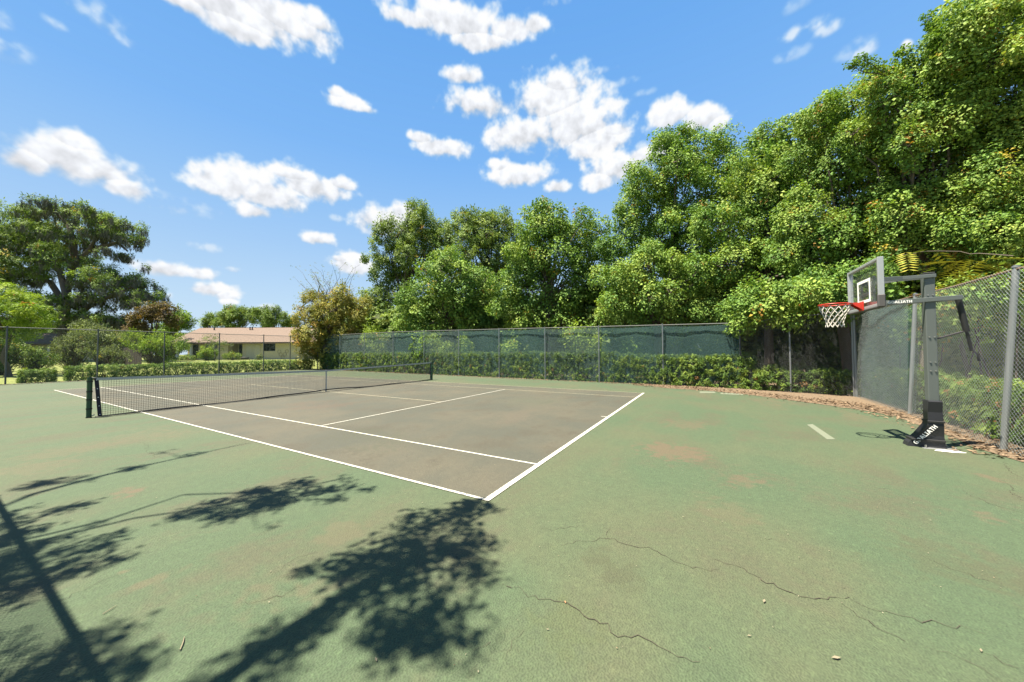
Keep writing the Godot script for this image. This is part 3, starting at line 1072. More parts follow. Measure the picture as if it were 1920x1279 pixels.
func house() -> void:
	var right := Vector3(cam_r.x, 0, cam_r.z).normalized()
	var o := px(322, 660, 50.0)
	o.y = 0.62
	var t := thing("ranch_house", "long low cream house with pinkish shingle roof beyond the lawn", "house", o)
	t.transform.basis = Basis(right, Vector3.UP, right.cross(Vector3.UP))
	var k := 50.0 / FOCAL
	var H := 2.42
	var cream: Material = M["cream"]
	wall_piece(t, 0.6, 0.9, -0.4, H, -9.0, -1.8, cream)
	wall_piece(t, 0.9, 3.9, -0.4, H, -2.1, -1.8, cream)
	wall_piece(t, 3.9, 8.2, -0.4, H, -0.25, 0.0, cream)
	wall_piece(t, 8.2, 10.3, -0.4, H, -2.1, -1.8, cream)
	wall_piece(t, 10.3, 13.3, -0.4, H, -0.25, 0.0, cream)
	wall_piece(t, 13.3, 15.1, -0.4, 1.14, -0.25, 0.0, cream)
	wall_piece(t, 15.1, 23.0, -0.4, H, -0.25, 0.0, cream)
	wall_piece(t, 3.9, 4.1, -0.4, H, -1.8, -0.25, cream)
	wall_piece(t, 8.0, 8.2, -0.4, H, -1.8, -0.25, cream)
	wall_piece(t, 10.3, 10.5, -0.4, H, -1.8, -0.25, cream)
	wall_piece(t, 22.8, 23.0, -0.4, H, -9.0, -0.25, cream)
	wall_piece(t, 0.9, 22.8, -0.4, H, -9.0, -8.8, cream)
	wall_piece(t, 2.62, 2.88, -0.4, H, -0.2, 0.04, M["white_paint"], "porch_column")
	wall_piece(t, 0.62, 0.88, -0.4, H, -0.2, 0.04, M["white_paint"], "porch_column")
	window(t, 13.3, 15.1, 1.2, 2.34, -0.1, 2)
	window(t, 1.3, 3.5, 0.2, 2.2, -1.76, 2)
	window(t, 8.45, 10.1, 0.0, 2.2, -1.76, 2)
	window(t, 5.0, 6.6, 1.0, 2.2, 0.03, 2)
	for s in 2:
		var d := wall_piece(t, 10.9 + s * 1.02, 11.9 + s * 1.02, -0.2, 2.2, 0.004, 0.05, M["door_cream"], "door")
		for q: Array in [[0.15, 0.95], [1.15, 2.05]]:
			wall_piece(d, 11.05 + s * 1.02, 11.75 + s * 1.02, q[0], q[1], 0.052, 0.066, M["door_cream"], "panel")
	wall_piece(t, 10.82, 12.98, -0.3, -0.2, 0.0, 0.3, M["concrete"], "doorstep")
	# vine trellis shapes on the right wall
	for q: Array in [[15.9, 0.7], [16.5, 0.7], [16.2, 0.25], [15.7, 1.1], [16.8, 1.15]]:
		var rg := Geo.new()
		var pts := []
		for i in 17:
			pts.append(Vector3(q[0] + cos(TAU * i / 16.0) * 0.24, q[1] + sin(TAU * i / 16.0) * 0.24, 0.03))
		rg.tube(pts, taper(0.022, 0.022, 17), 5)
		part("wall_ornament", rg, M["ornament"], t)
	var rf := gable_roof(t, 0.0, 23.6, 0.75, -9.8, H + 0.06, 4.95)
	wall_piece(rf, 0.0, 23.6, H - 0.14, H + 0.055, 0.60, 0.74, M["fascia"], "fascia")
	wall_piece(rf, 0.0, 23.6, H - 0.06, H - 0.02, -0.3, 0.6, M["cream"], "soffit")
	for q: float in [3.0, 8.6, 8.95]:
		var vp := Geo.new()
		vp.tube([Vector3(q, 4.2, -3.6), Vector3(q, 4.95, -3.6), Vector3(q, 5.0, -3.6)], [0.08, 0.08, 0.11], 8, true)
		part("vent_pipe", vp, M["black"], rf)
	for s: Array in [[0.0, -0.02], [23.55, 23.6]]:
		var gg := Geo.new()
		var xg: float = 0.62 if s[0] < 1.0 else 22.98
		gg.flat(Vector3(xg, H, 0.0), Vector3(xg, H, -9.0), Vector3(xg, 4.6, -4.5), Vector3(-1 if s[0] < 1.0 else 1, 0, 0))
		part("gable", gg, cream, t)
	# air conditioners by the wall
	for q: Array in [[10.4, 0.9], [11.6, 0.75]]:
		var w := t.transform * Vector3(q[0], -0.35, 1.2)
		var ac := thing("air_conditioner", "wider grey air conditioner by the dark porch of the cream house" if q[1] > 0.8 else "narrower grey air conditioner below the cream double door", "air conditioner", w, "air conditioners by the house")
		ac.transform.basis = t.transform.basis
		var b := Geo.new()
		b.box(Transform3D(Basis(), Vector3(0, 0.36, 0)), Vector3(q[1], 0.7, 0.7), 0.03)
		part("case", b, M["pad_grey"], ac)
		var f := Geo.new()
		f.tube([Vector3(0, 0.70, 0), Vector3(0, 0.73, 0)], [0.3, 0.26], 14, true)
		part("fan_guard", f, M["black"], ac)
		for i in 6:
			var sl := Geo.new()
			sl.box(Transform3D(Basis(), Vector3(0, 0.12 + i * 0.09, 0.357)), Vector3(q[1] - 0.12, 0.03, 0.012))
			part("louvre", sl, M["dark_frame"], ac)

func second_house() -> void:
	var right := Vector3(cam_r.x, 0, cam_r.z).normalized()
	var o := px(-60, 660, 44.0)
	o.y = 0.6
	var t := thing("bungalow", "small house with brown roof and white porch posts behind dark shrubs", "house", o)
	t.transform.basis = Basis(right.rotated(Vector3.UP, 0.35), Vector3.UP, right.rotated(Vector3.UP, 0.35).cross(Vector3.UP))
	wall_piece(t, 0.6, 8.4, -0.6, 2.3, -6.0, -1.8, M["cream"])
	for x: float in [1.0, 3.2, 5.4, 7.2, 8.3]:
		wall_piece(t, x, x + 0.16, -0.6, 2.3, -0.2, -0.04, M["white_paint"], "porch_post")
	wall_piece(t, 0.6, 8.6, 0.55, 0.68, -0.18, -0.06, M["white_paint"], "porch_rail")
	window(t, 5.4, 7.0, 0.6, 1.9, -1.76, 2)
	window(t, 2.0, 3.6, 0.6, 1.9, -1.76, 2)
	var rf := gable_roof(t, 0.0, 9.2, 0.5, -6.6, 2.35, 3.9)
	wall_piece(rf, 0.0, 9.2, 2.18, 2.34, 0.36, 0.48, M["fascia"], "fascia")

# ------------------------------------------------------------------ the scene
func _ready() -> void:
	rng.seed = 20240611
	noise.seed = 3
	noise.frequency = 0.05
	noise.fractal_octaves = 3
	# camera
	var yaw := deg_to_rad(60.28)
	var pitch := deg_to_rad(1.57)
	var roll := deg_to_rad(-0.32)
	cam_f = Vector3(sin(yaw) * cos(pitch), sin(pitch), -cos(yaw) * cos(pitch))
	var r0 := cam_f.cross(Vector3.UP).normalized()
	var u0 := r0.cross(cam_f)
	cam_r = r0 * cos(roll) + u0 * sin(roll)
	cam_u = u0 * cos(roll) - r0 * sin(roll)
	var cam := Camera3D.new()
	cam.name = "camera"
	cam.fov = rad_to_deg(2.0 * atan(639.5 / FOCAL))
	cam.near = 0.05
	cam.far = 1000.0
	add_child(cam)
	cam.transform = Transform3D(Basis(cam_r, cam_u, -cam_f), EYE)
	cam.current = true
	# sky, sun, exposure
	var env := Environment.new()
	env.background_mode = Environment.BG_SKY
	var sky := Sky.new()
	var pano := PanoramaSkyMaterial.new()
	pano.panorama = ImageTexture.create_from_image(make_sky())
	sky.sky_material = pano
	env.sky = sky
	env.background_energy_multiplier = 0.25
	env.tonemap_mode = Environment.TONE_MAPPER_LINEAR
	env.tonemap_exposure = 4.0
	env.sdfgi_enabled = true
	env.ssao_enabled = true
	env.ssil_enabled = true
	var we := WorldEnvironment.new()
	we.name = "world_environment"
	we.environment = env
	add_child(we)
	var sun := DirectionalLight3D.new()
	sun.name = "sun"
	sun.light_energy = 1.6
	sun.light_color = Color(1.0, 0.955, 0.87)
	sun.light_angular_distance = 0.53
	sun.shadow_enabled = true
	add_child(sun)
	sun.look_at_from_position(Vector3(0, 50, 0), Vector3(0, 50, 0) + SUN, Vector3.FORWARD)

	materials()
	make_link()
	leaf_meshes()
	ground_and_court()
	fences()
	house()
	second_house()
	screen_wall()
	goal()
	net_post(-0.914, "green steel net post with black straps out on the open green paint")
	net_post(10.97 + 0.914, "green steel net post before the tall hedge of the long fence")
	tennis_net()
	hedges()
	vine_trees()
	far_trees()
	overhead_trees()
	shrubs()
	litter()

func materials() -> void:
	mat("galvanised", Color(0.248, 0.260, 0.267), 0.45, 0.6)
	mat("wire", Color(0.223, 0.242, 0.242), 0.45, 0.4)
	mat("bright_wire", Color(0.19, 0.22, 0.22), 0.6, 0.0)
	mat("wire_green", Color(0.062, 0.105, 0.099), 0.6, 0.1)
	mat("old_steel", Color(0.099, 0.105, 0.102), 0.65, 0.3)
	mat("rusty_steel", Color(0.124, 0.074, 0.043), 0.85, 0.2)
	mat("bright_metal", Color(0.341, 0.341, 0.335), 0.35, 0.8)
	mat("post_green", Color(0.007, 0.046, 0.022), 0.35)
	mat("black", Color(0.007, 0.008, 0.009), 0.6)
	mat("side_band", Color(0.009, 0.007, 0.019), 0.7)
	mat("net_cord", Color(0.011, 0.011, 0.012), 0.85)
	mat("headband", Color(0.34, 0.355, 0.34), 0.9)
	mat("white_paint", Color(0.800, 0.800, 0.770), 0.55)
	mat("net_white", Color(0.446, 0.428, 0.384), 0.9)
	mat("goal_grey", Color(0.093, 0.108, 0.105), 0.42, 0.15)
	mat("board_frame", Color(0.322, 0.341, 0.353), 0.4, 0.3)
	mat("pad_grey", Color(0.062, 0.059, 0.059), 0.7)
	mat("pad_black", Color(0.014, 0.015, 0.019), 0.5)
	mat("rim_red", Color(0.384, 0.022, 0.011), 0.4)
	mat("cream", Color(0.50, 0.435, 0.30), 0.9)
	mat("door_cream", Color(0.48, 0.44, 0.33), 0.7)
	mat("fascia", Color(0.087, 0.056, 0.043), 0.8)
	mat("concrete", Color(0.260, 0.248, 0.223), 0.95)
	mat("ornament", Color(0.186, 0.155, 0.099), 0.8)
	mat("dark_frame", Color(0.031, 0.031, 0.031), 0.5)
	mat("screen_board", Color(0.046, 0.037, 0.031), 0.95)
	mat("soil", Color(0.093, 0.065, 0.043), 1.0)
	var dg := mat("dark_glass", Color(0.009, 0.011, 0.014), 0.06)
	dg.metallic_specular = 0.6
	var gl := mat("board_glass", Color(0.465, 0.496, 0.484), 0.04)
	gl.transparency = BaseMaterial3D.TRANSPARENCY_ALPHA
	gl.albedo_color.a = 0.05
	var ws := mat("windscreen", Color(0.055, 0.125, 0.122), 0.9)
	ws.transparency = BaseMaterial3D.TRANSPARENCY_ALPHA
	ws.albedo_color.a = 0.42
	ws.cull_mode = BaseMaterial3D.CULL_DISABLED
	leaf_mat("leaf", 0.55, 0.8)
	var wd := ws.duplicate() as StandardMaterial3D
	wd.albedo_color = srgb(Color(0.03, 0.075, 0.075))
	wd.albedo_color.a = 0.6
	M["dense_windscreen"] = wd
	var wf := ws.duplicate() as StandardMaterial3D      # sun-bleached cloth
	wf.albedo_color = srgb(Color(0.075, 0.125, 0.122))
	wf.albedo_color.a = 0.40
	M["faded_windscreen"] = wf
	leaf_mat("dry_leaf", 0.8, 0.25)
	leaf_mat("moss", 0.95, 0.3)
	# shingles: a computed speckle
	var sh := mat("shingle", Color(1, 1, 1), 0.95)
	var n := noise_bytes(256, 256, 0.16, 3, 40)
	var d := PackedByteArray()
	d.resize(256 * 256 * 3)
	for i in 65536:
		var t := n[i] / 255.0
		d[i * 3] = int(lerpf(74, 132, t))
		d[i * 3 + 1] = int(lerpf(64, 114, t))
		d[i * 3 + 2] = int(lerpf(57, 102, t))
	sh.albedo_texture = ImageTexture.create_from_image(Image.create_from_data(256, 256, false, Image.FORMAT_RGB8, d))
	sh.uv1_triplanar = true
	sh.uv1_scale = Vector3(0.45, 0.45, 0.45)

func leaf_meshes() -> void:
	sprig("vine", 11, 0.15, 0.11, 0.29, 0.15, 11)
	sprig("oak", 18, 0.13, 0.05, 0.26, 0.1, 12)
	sprig("hedge", 14, 0.075, 0.042, 0.11, 0.0, 13)
	sprig("small", 14, 0.09, 0.045, 0.17, 0.1, 14)
	sprig("coarse", 10, 0.30, 0.17, 0.42, 0.2, 15)
	sprig("frond", 16, 0.26, 0.045, 0.24, 0.2, 16)
	sprig("moss", 10, 0.6, 0.016, 0.12, 6.0, 17)
	sprig("shade", 13, 0.11, 0.055, 0.15, 0.1, 18)

func ground_and_court() -> void:
	# lawn
	var n := noise_bytes(512, 512, 0.03, 5, 60)
	var n2 := noise_bytes(512, 512, 0.3, 2, 61)
	var d := PackedByteArray()
	d.resize(512 * 512 * 3)
	for i in 512 * 512:
		var t := n[i] / 255.0
		var k := 0.8 + 0.4 * n2[i] / 255.0
		d[i * 3] = int(minf(255.0, k * lerpf(74, 110, t)))
		d[i * 3 + 1] = int(minf(255.0, k * lerpf(84, 116, t)))
		d[i * 3 + 2] = int(minf(255.0, k * lerpf(34, 52, t)))
	var lawn := mat("lawn", Color(1, 1, 1), 0.95)
	lawn.albedo_texture = ImageTexture.create_from_image(Image.create_from_data(512, 512, false, Image.FORMAT_RGB8, d))
	lawn.uv1_triplanar = true
	lawn.uv1_world_triplanar = true
	lawn.uv1_scale = Vector3(0.12, 0.12, 0.12)
	var gs := structure("ground")
	var g := Geo.new()
	# gently rising towards the houses, level elsewhere
	var nx := 60
	for i in nx:
		for j in nx:
			var q: Array[Vector3] = []
			for k: Vector2 in [Vector2(0, 0), Vector2(1, 0), Vector2(1, 1), Vector2(0, 1)]:
				var x := -200.0 + 400.0 * (i + k.x) / nx
				var z := -200.0 + 400.0 * (j + k.y) / nx
				q.append(C(x, z, lawn_height(x, z)))
			g.quad(q[0], q[1], q[2], q[3], Vector3.UP)
	part("lawn", g, lawn, gs)
	# court
	var court := structure("court_surface")
	var rect := Rect2(-4.0, -7.5, 21.0, 39.5)
	var pink := Color(0.325, 0.279, 0.212)
	var tan_ := Color(0.293, 0.289, 0.208)
	var spots := []
	for s: Array in [[1250, 848, 0.7, 0.8, pink, 0.75], [1400, 905, 0.45, 0.35, pink, 0.55], [1370, 960, 0.5, 0.4, tan_, 0.5], [1290, 800, 0.9, 0.7, pink, 0.4], [235, 925, 0.22, 0.35, pink, 0.8], [235, 1078, 0.10, 0.06, Color(0.390, 0.296, 0.227), 0.9],
		[300, 1085, 0.22, 0.14, tan_, 0.7], [120, 850, 0.9, 1.0, tan_, 0.6], [300, 810, 1.2, 1.2, tan_, 0.6], [60, 880, 0.5, 0.6, tan_, 0.55], [600, 1110, 0.3, 0.3, tan_, 0.6], [1880, 980, 0.35, 0.3, pink, 0.6], [1860, 900, 0.25, 0.2, pink, 0.6],
		[1118, 1048, 0.22, 0.16, Color(0.215, 0.229, 0.150), 0.45], [1175, 1085, 0.26, 0.2, Color(0.215, 0.229, 0.150), 0.45], [1750, 1060, 0.6, 0.6, Color(0.235, 0.255, 0.169), 0.5], [1600, 780, 1.3, 0.5, tan_, 0.7],
		[1450, 752, 2.2, 0.8, tan_, 0.75], [1300, 738, 1.6, 1.2, tan_, 0.6], [1100, 730, 1.2, 3.0, tan_, 0.55], [1050, 1180, 0.35, 0.35, Color(0.241, 0.275, 0.163), 0.4], [640, 1000, 0.3, 0.3, tan_, 0.6], [500, 1130, 0.35, 0.3, tan_, 0.5]]:
		spots.append([gnd(s[0], s[1]), s[2], s[3], s[4], s[5]])
	var grain := grain_texture(0.34, 70)
	var green := paint_texture(rect.position.x, rect.position.y, rect.size.x, rect.size.y, 1024, 1920, Color(0.227, 0.290, 0.196), Color(0.263, 0.294, 0.202), Color(0.251, 0.261, 0.187), spots, 71)
	paint_material("green_paint", green, grain, 0.55, 0.85)
	part("green_surround", sheet([Vector2(-3.7, -6.75), Vector2(13.1, -6.75), Vector2(14.75, -3.3), Vector2(16.6, 31.4), Vector2(-3.7, 31.4)], 0.016, rect), M["green_paint"], court)
	var rect2 := Rect2(-0.05, -0.05, 11.07, 23.87)
	var brown := paint_texture(rect2.position.x, rect2.position.y, rect2.size.x, rect2.size.y, 768, 1408, Color(0.240, 0.246, 0.207), Color(0.282, 0.272, 0.222), Color(0.226, 0.216, 0.172), [[C(3.2, 8.5), 1.2, 1.8, Color(0.290, 0.252, 0.206), 0.6], [C(7.0, 3.0), 1.5, 1.5, Color(0.245, 0.262, 0.208), 0.6], [C(1.2, 3.5), 0.9, 1.6, Color(0.235, 0.245, 0.19), 0.6], [C(4.5, 2.0), 1.4, 1.0, Color(0.29, 0.27, 0.225), 0.6], [C(2.5, 14.5), 1.8, 1.6, Color(0.285, 0.27, 0.225), 0.5], [C(5.2, 5.6), 1.0, 0.7, Color(0.23, 0.22, 0.175), 0.6]], 90)
	paint_material("court_paint", brown, grain, 0.55, 0.85)
	part("playing_court", sheet([Vector2(0.0, 0.0), Vector2(10.97, 0.0), Vector2(10.97, 23.77), Vector2(0.0, 23.77)], 0.020, rect2), M["court_paint"], court)
	# painted lines, a little chalky
	var lm := mat("line_paint", Color(1, 1, 1), 0.8)
	var ln := noise_bytes(256, 256, 0.12, 4, 95)
	var ld := PackedByteArray()
	ld.resize(65536 * 3)
	for i in 65536:
		var v := 172 - (84 if ln[i] < 72 else 0) - (255 - ln[i]) / 9
		ld[i * 3] = v
		ld[i * 3 + 1] = v
		ld[i * 3 + 2] = v - 9
	lm.albedo_texture = ImageTexture.create_from_image(Image.create_from_data(256, 256, false, Image.FORMAT_RGB8, ld))
	lm.uv1_triplanar = true
	lm.uv1_world_triplanar = true
	lm.uv1_scale = Vector3(0.9, 0.9, 0.9)
	var fm := lm.duplicate() as StandardMaterial3D
	fm.albedo_color = Color(0.88, 0.86, 0.78)
	M["faded_line"] = fm
	var W := 10.97
	var L := 23.77
	var k := 0.044
	var lines := [[0.0, 0.0, W, 0.078, "line_paint"], [0.0, L - 0.078, W, L, "faded_line"], [0.0, 0.0781, k, L - 0.0781, "line_paint"], [W - k, 0.0781, W, L - 0.0781, "faded_line"],
		[1.37, 0.0781, 1.37 + k, L - 0.0781, "line_paint"], [W - 1.37 - k, 0.0781, W - 1.37, L - 0.0781, "faded_line"],
		[1.4201, L / 2 - 6.4, W - 1.4201, L / 2 - 6.4 + k, "line_paint"], [1.4201, L / 2 + 6.4, W - 1.4201, L / 2 + 6.4 + k, "faded_line"], [W / 2 - k / 2, L / 2 - 6.4 + k + 0.0001, W / 2 + k / 2, L / 2 + 6.4 - 0.0001, "faded_line"],
		[W / 2 - k / 2, 0.0781, W / 2 + k / 2, 0.22, "line_paint"]]
	for q: Array in lines:
		part("painted_line", sheet([Vector2(q[0], q[1]), Vector2(q[2], q[1]), Vector2(q[2], q[3]), Vector2(q[0], q[3])], 0.0245), M[q[4]], court)
	# pale leftover paint on the green
	var pale := mat("pale_paint", Color(0.10, 0.115, 0.08), 0.9)
	for q: Array in [[[1513, 798], [1524, 797], [1567, 826], [1551, 826]], [[1312, 735], [1340, 735], [1342, 738], [1312, 738]], [[1350, 737], [1392, 739], [1394, 742], [1352, 740]]]:
		var poly := []
		for c: Array in q:
			var w := gnd(c[0], c[1])
			poly.append(Vector2(w.x, -w.z))
		part("worn_marking", sheet(poly, 0.0205), pale, court)
	var wp := []
	for c: Array in [[1752, 847], [1772, 842], [1782, 846], [1814, 852], [1790, 851]]:
		var w := gnd(c[0], c[1])
		wp.append(Vector2(w.x, -w.z))
	part("worn_marking", sheet(wp, 0.0207), M["white_paint"], court)
	# cracks
	var R := func(list: Array, ox: float, oy: float) -> Array:
		var out := []
		for q: Array in list:
			out.append([ox + q[0] * 0.5, oy + q[1] * 0.5])
		return out
	for cr: Array in [
		[[[185, 497], [240, 480], [365, 472], [430, 490], [580, 530], [660, 568], [680, 585], [780, 585]], 0.006], [[[365, 472], [367, 425]], 0.004], [[[100, 435], [180, 428], [250, 418]], 0.004],
		[[[760, 550], [870, 582], [930, 632], [1000, 660], [1130, 690], [1215, 705], [1265, 690]], 0.008], [[[1215, 705], [1290, 765], [1400, 825], [1475, 858]], 0.005], [[[1265, 690], [1310, 715], [1400, 740], [1540, 790], [1700, 815], [1778, 833]], 0.006],
		[[[0, 655], [100, 695], [200, 715], [310, 775], [400, 825], [520, 865], [620, 920], [705, 935]], 0.007], [[[1690, 285], [1800, 335], [1915, 370]], 0.006], [[[1835, 175], [1870, 215], [1915, 238]], 0.006], [[[1850, 250], [1885, 290], [1919, 325]], 0.006],
		[[[1530, 530], [1640, 570], [1740, 615], [1840, 650]], 0.004], [[[1550, 880], [1640, 910], [1760, 960], [1840, 1010]], 0.004], [[[1760, 890], [1900, 960]], 0.004], [[[0, 855], [45, 815]], 0.003], [[[920, 465], [975, 467]], 0.004], [[[1340, 272], [1420, 280]], 0.004]]:
		crack(R.call(cr[0], 960.0, 780.0), cr[1], court, 0.0212)
	for cr: Array in [[[[215, 705], [330, 650], [440, 605]], 0.004], [[[910, 715], [1000, 700], [1060, 690], [1110, 650]], 0.004], [[[1030, 600], [1120, 540], [1200, 510]], 0.003], [[[1400, 430], [1480, 400], [1560, 350]], 0.003], [[[1640, 500], [1720, 540], [1860, 560]], 0.004], [[[1880, 640], [1919, 655]], 0.005], [[[1780, 900], [1840, 860]], 0.003], [[[1888, 895], [1919, 858]], 0.003], [[[540, 100], [560, 140], [620, 165]], 0.004]]:
		crack(R.call(cr[0], 0.0, 780.0), cr[1], court, 0.0212)
	# bare soil along the fence of the far corner
	var soil := structure("soil_strip")
	var edge := []
	for q: Array in [[1250, 729], [1330, 734], [1400, 741], [1470, 750], [1540, 760], [1610, 770], [1670, 781], [1720, 795], [1790, 822], [1850, 846], [1905, 868]]:
		var w := gnd(q[0], q[1])
		edge.append(Vector2(w.x + rng.randfn() * 0.06, -w.z + rng.randfn() * 0.06))
	var back := [Vector2(4.4, -9.5), Vector2(15.0, -9.5), Vector2(18.0, -3.0), Vector2(17.5, 1.6), Vector2(15.2, 1.6)]
	var sm: StandardMaterial3D = M["soil"]
	var sn := noise_bytes(256, 256, 0.08, 5, 99)
	var sd := PackedByteArray()
	sd.resize(65536 * 3)
	for i in 65536:
		var t := sn[i] / 255.0
		sd[i * 3] = int(lerpf(64, 120, t))
		sd[i * 3 + 1] = int(lerpf(54, 102, t))
		sd[i * 3 + 2] = int(lerpf(43, 80, t))
	sm.albedo_color = Color.WHITE
	sm.albedo_texture = ImageTexture.create_from_image(Image.create_from_data(256, 256, false, Image.FORMAT_RGB8, sd))
	sm.uv1_triplanar = true
	sm.uv1_world_triplanar = true
	sm.uv1_scale = Vector3(0.8, 0.8, 0.8)
	part("soil", sheet(edge + back, 0.024), sm, soil)
	# woodland floor under the trees
	var wf := structure("woodland_floor")
	part("leaf_mould", sheet([Vector2(15.2, 1.6), Vector2(17.5, 1.6), Vector2(18.0, -3.0), Vector2(15.0, -9.5), Vector2(4.4, -9.5), Vector2(-6.0, -7.2), Vector2(-6.0, -30.0), Vector2(45.0, -30.0), Vector2(45.0, 45.0), Vector2(17.5, 31.0)], 0.008), sm, wf)

func lawn_height(x: float, z: float) -> float:
	var d := (C(x, z) - EYE).dot(cam_f)
	return -0.004 + 0.60 * smoothstep(27.0, 46.0, d) * smoothstep(33.0, 40.0, z + maxf(0.0, x - 20.0) * 0.0) - (0.0 if z > 30.0 else 0.0)

func fences() -> void:
	# long fence beside the hedge, with windscreen
	var long := []
	for q: Array in [[16.2, 30.5], [16.01, 26.8], [15.83, 23.17], [15.64, 19.44], [15.47, 15.98], [15.3, 12.62], [15.13, 9.26], [14.97, 6.03], [14.81, 2.84], [14.66, -0.29], [14.5, -3.38]]:
		long.append([q[0], q[1], lerpf(2.84, 3.22, clampf((q[1] + 3.4) / 22.0, 0.0, 1.0))])
	fence("long chain-link fence with green windscreen before the tall clipped hedge", long, {"cloth": [0, 1, 2, 3, 4, 5, 6, 7, 8, 9], "wire": M["wire_green"], "rail": M["old_steel"], "inward": 1.0})
	fence("short bent run of bare chain-link fence in the shade of the big trees", [[14.5, -3.38, 2.84], [13.75, -4.95, 2.95, 0.0, 0.0], [13.2, -6.6, 3.02]], {"cloth": [], "wire": M["wire"], "rail": M["old_steel"]})
	fence("silvery chain-link fence right behind the basketball goal", [[13.2, -6.66, 3.02], [9.45, -6.62, 3.05, 0.0, -0.18], [5.75, -6.38, 3.0, 0.0, -0.22], [2.5, -6.45, 3.0, 0.0, -0.1], [-0.5, -6.5, 3.0], [-3.48, -6.5, 3.0]], {"cloth": [0], "cloth_mat": M["dense_windscreen"], "rail": M["rusty_steel"], "post_r": 0.04, "sag": 0.02, "links": goal_link_mesh, "wire": M["bright_wire"]})
	var end := []
	for x: float in [-3.48, -0.68, 2.54, 5.57, 8.69, 11.77, 13.93, 16.2]:
		end.append([x, 31.0 if x < 16.0 else 30.55, 3.13])
	fence("see-through chain-link fence before the low hedge and the lawn", end, {"wire": M["wire_green"], "steel": M["old_steel"], "post_r": 0.034})
	var side := []
	for i in 13:
		side.append([-3.48, -6.5 + i * 3.125, 3.05])
	fence("chain-link fence under the oaks, throwing its rail shadow on the green paint", side, {"steel": M["old_steel"], "wire": M["wire_green"], "links": coated_link_mesh, "rail_r": 0.027})

func screen_wall() -> void:
	var a := px(196, 660, 38.0)
	var b := px(266, 660, 37.0)
	a.y = 0.0
	b.y = 0.0
	var t := thing("board_fence", "dark brown board fence behind shrubs beyond the low hedge", "fence", a)
	var n := 16
	for i in n:
		var p := (b - a) * ((i + 0.5) / n)
		var g := Geo.new()
		var al := (b - a).normalized()
		g.box(Transform3D(Basis(al, Vector3.UP, al.cross(Vector3.UP)), p + Vector3(0, 1.1, 0)), Vector3(a.distance_to(b) / n - 0.012, 2.3 + 0.03 * sin(i * 3.0), 0.025), 0.004)
		part("board", g, M["screen_board"], t)

func hedges() -> void:
	hedge("tall clipped hedge along the long windscreen fence", C(16.6, 30.0), C(15.35, 2.0), 0.9, 1.5, HEDGE, {"density": 85.0})
	hedge("dark shaded stretch of hedge at the bend of the fence", C(15.35, 1.9), C(14.75, -3.9), 0.9, 1.35, HEDGE, {"density": 90.0})
	hedge("low ragged hedge behind the bare bent fence", C(14.5, -4.0), C(13.7, -6.9), 0.8, 0.85, HEDGE, {"density": 95.0, "ragged": 0.14})
	hedge("leafy low hedge behind the basketball goal fence with a few brown leaves", C(13.0, -7.45), C(3.6, -7.25), 0.9, 0.85, HEDGE, {"density": 130.0, "ragged": 0.13, "odd": 0.04})
	hedge("long low hedge between the see-through fence and the lawn", C(1.5, 31.9), C(16.2, 31.8), 0.9, 0.82, HEDGE, {"density": 80.0})
	hedge("small dark hedge block beside the gap onto the grass", C(-0.15, 31.9), C(1.0, 31.9), 0.9, 0.68, HEDGE, {"density": 90.0})
	hedge("dark hedge block ending at the fence post and the grass gap", C(-3.4, 31.9), C(-0.95, 31.9), 0.9, 0.74, HEDGE, {"density": 90.0})

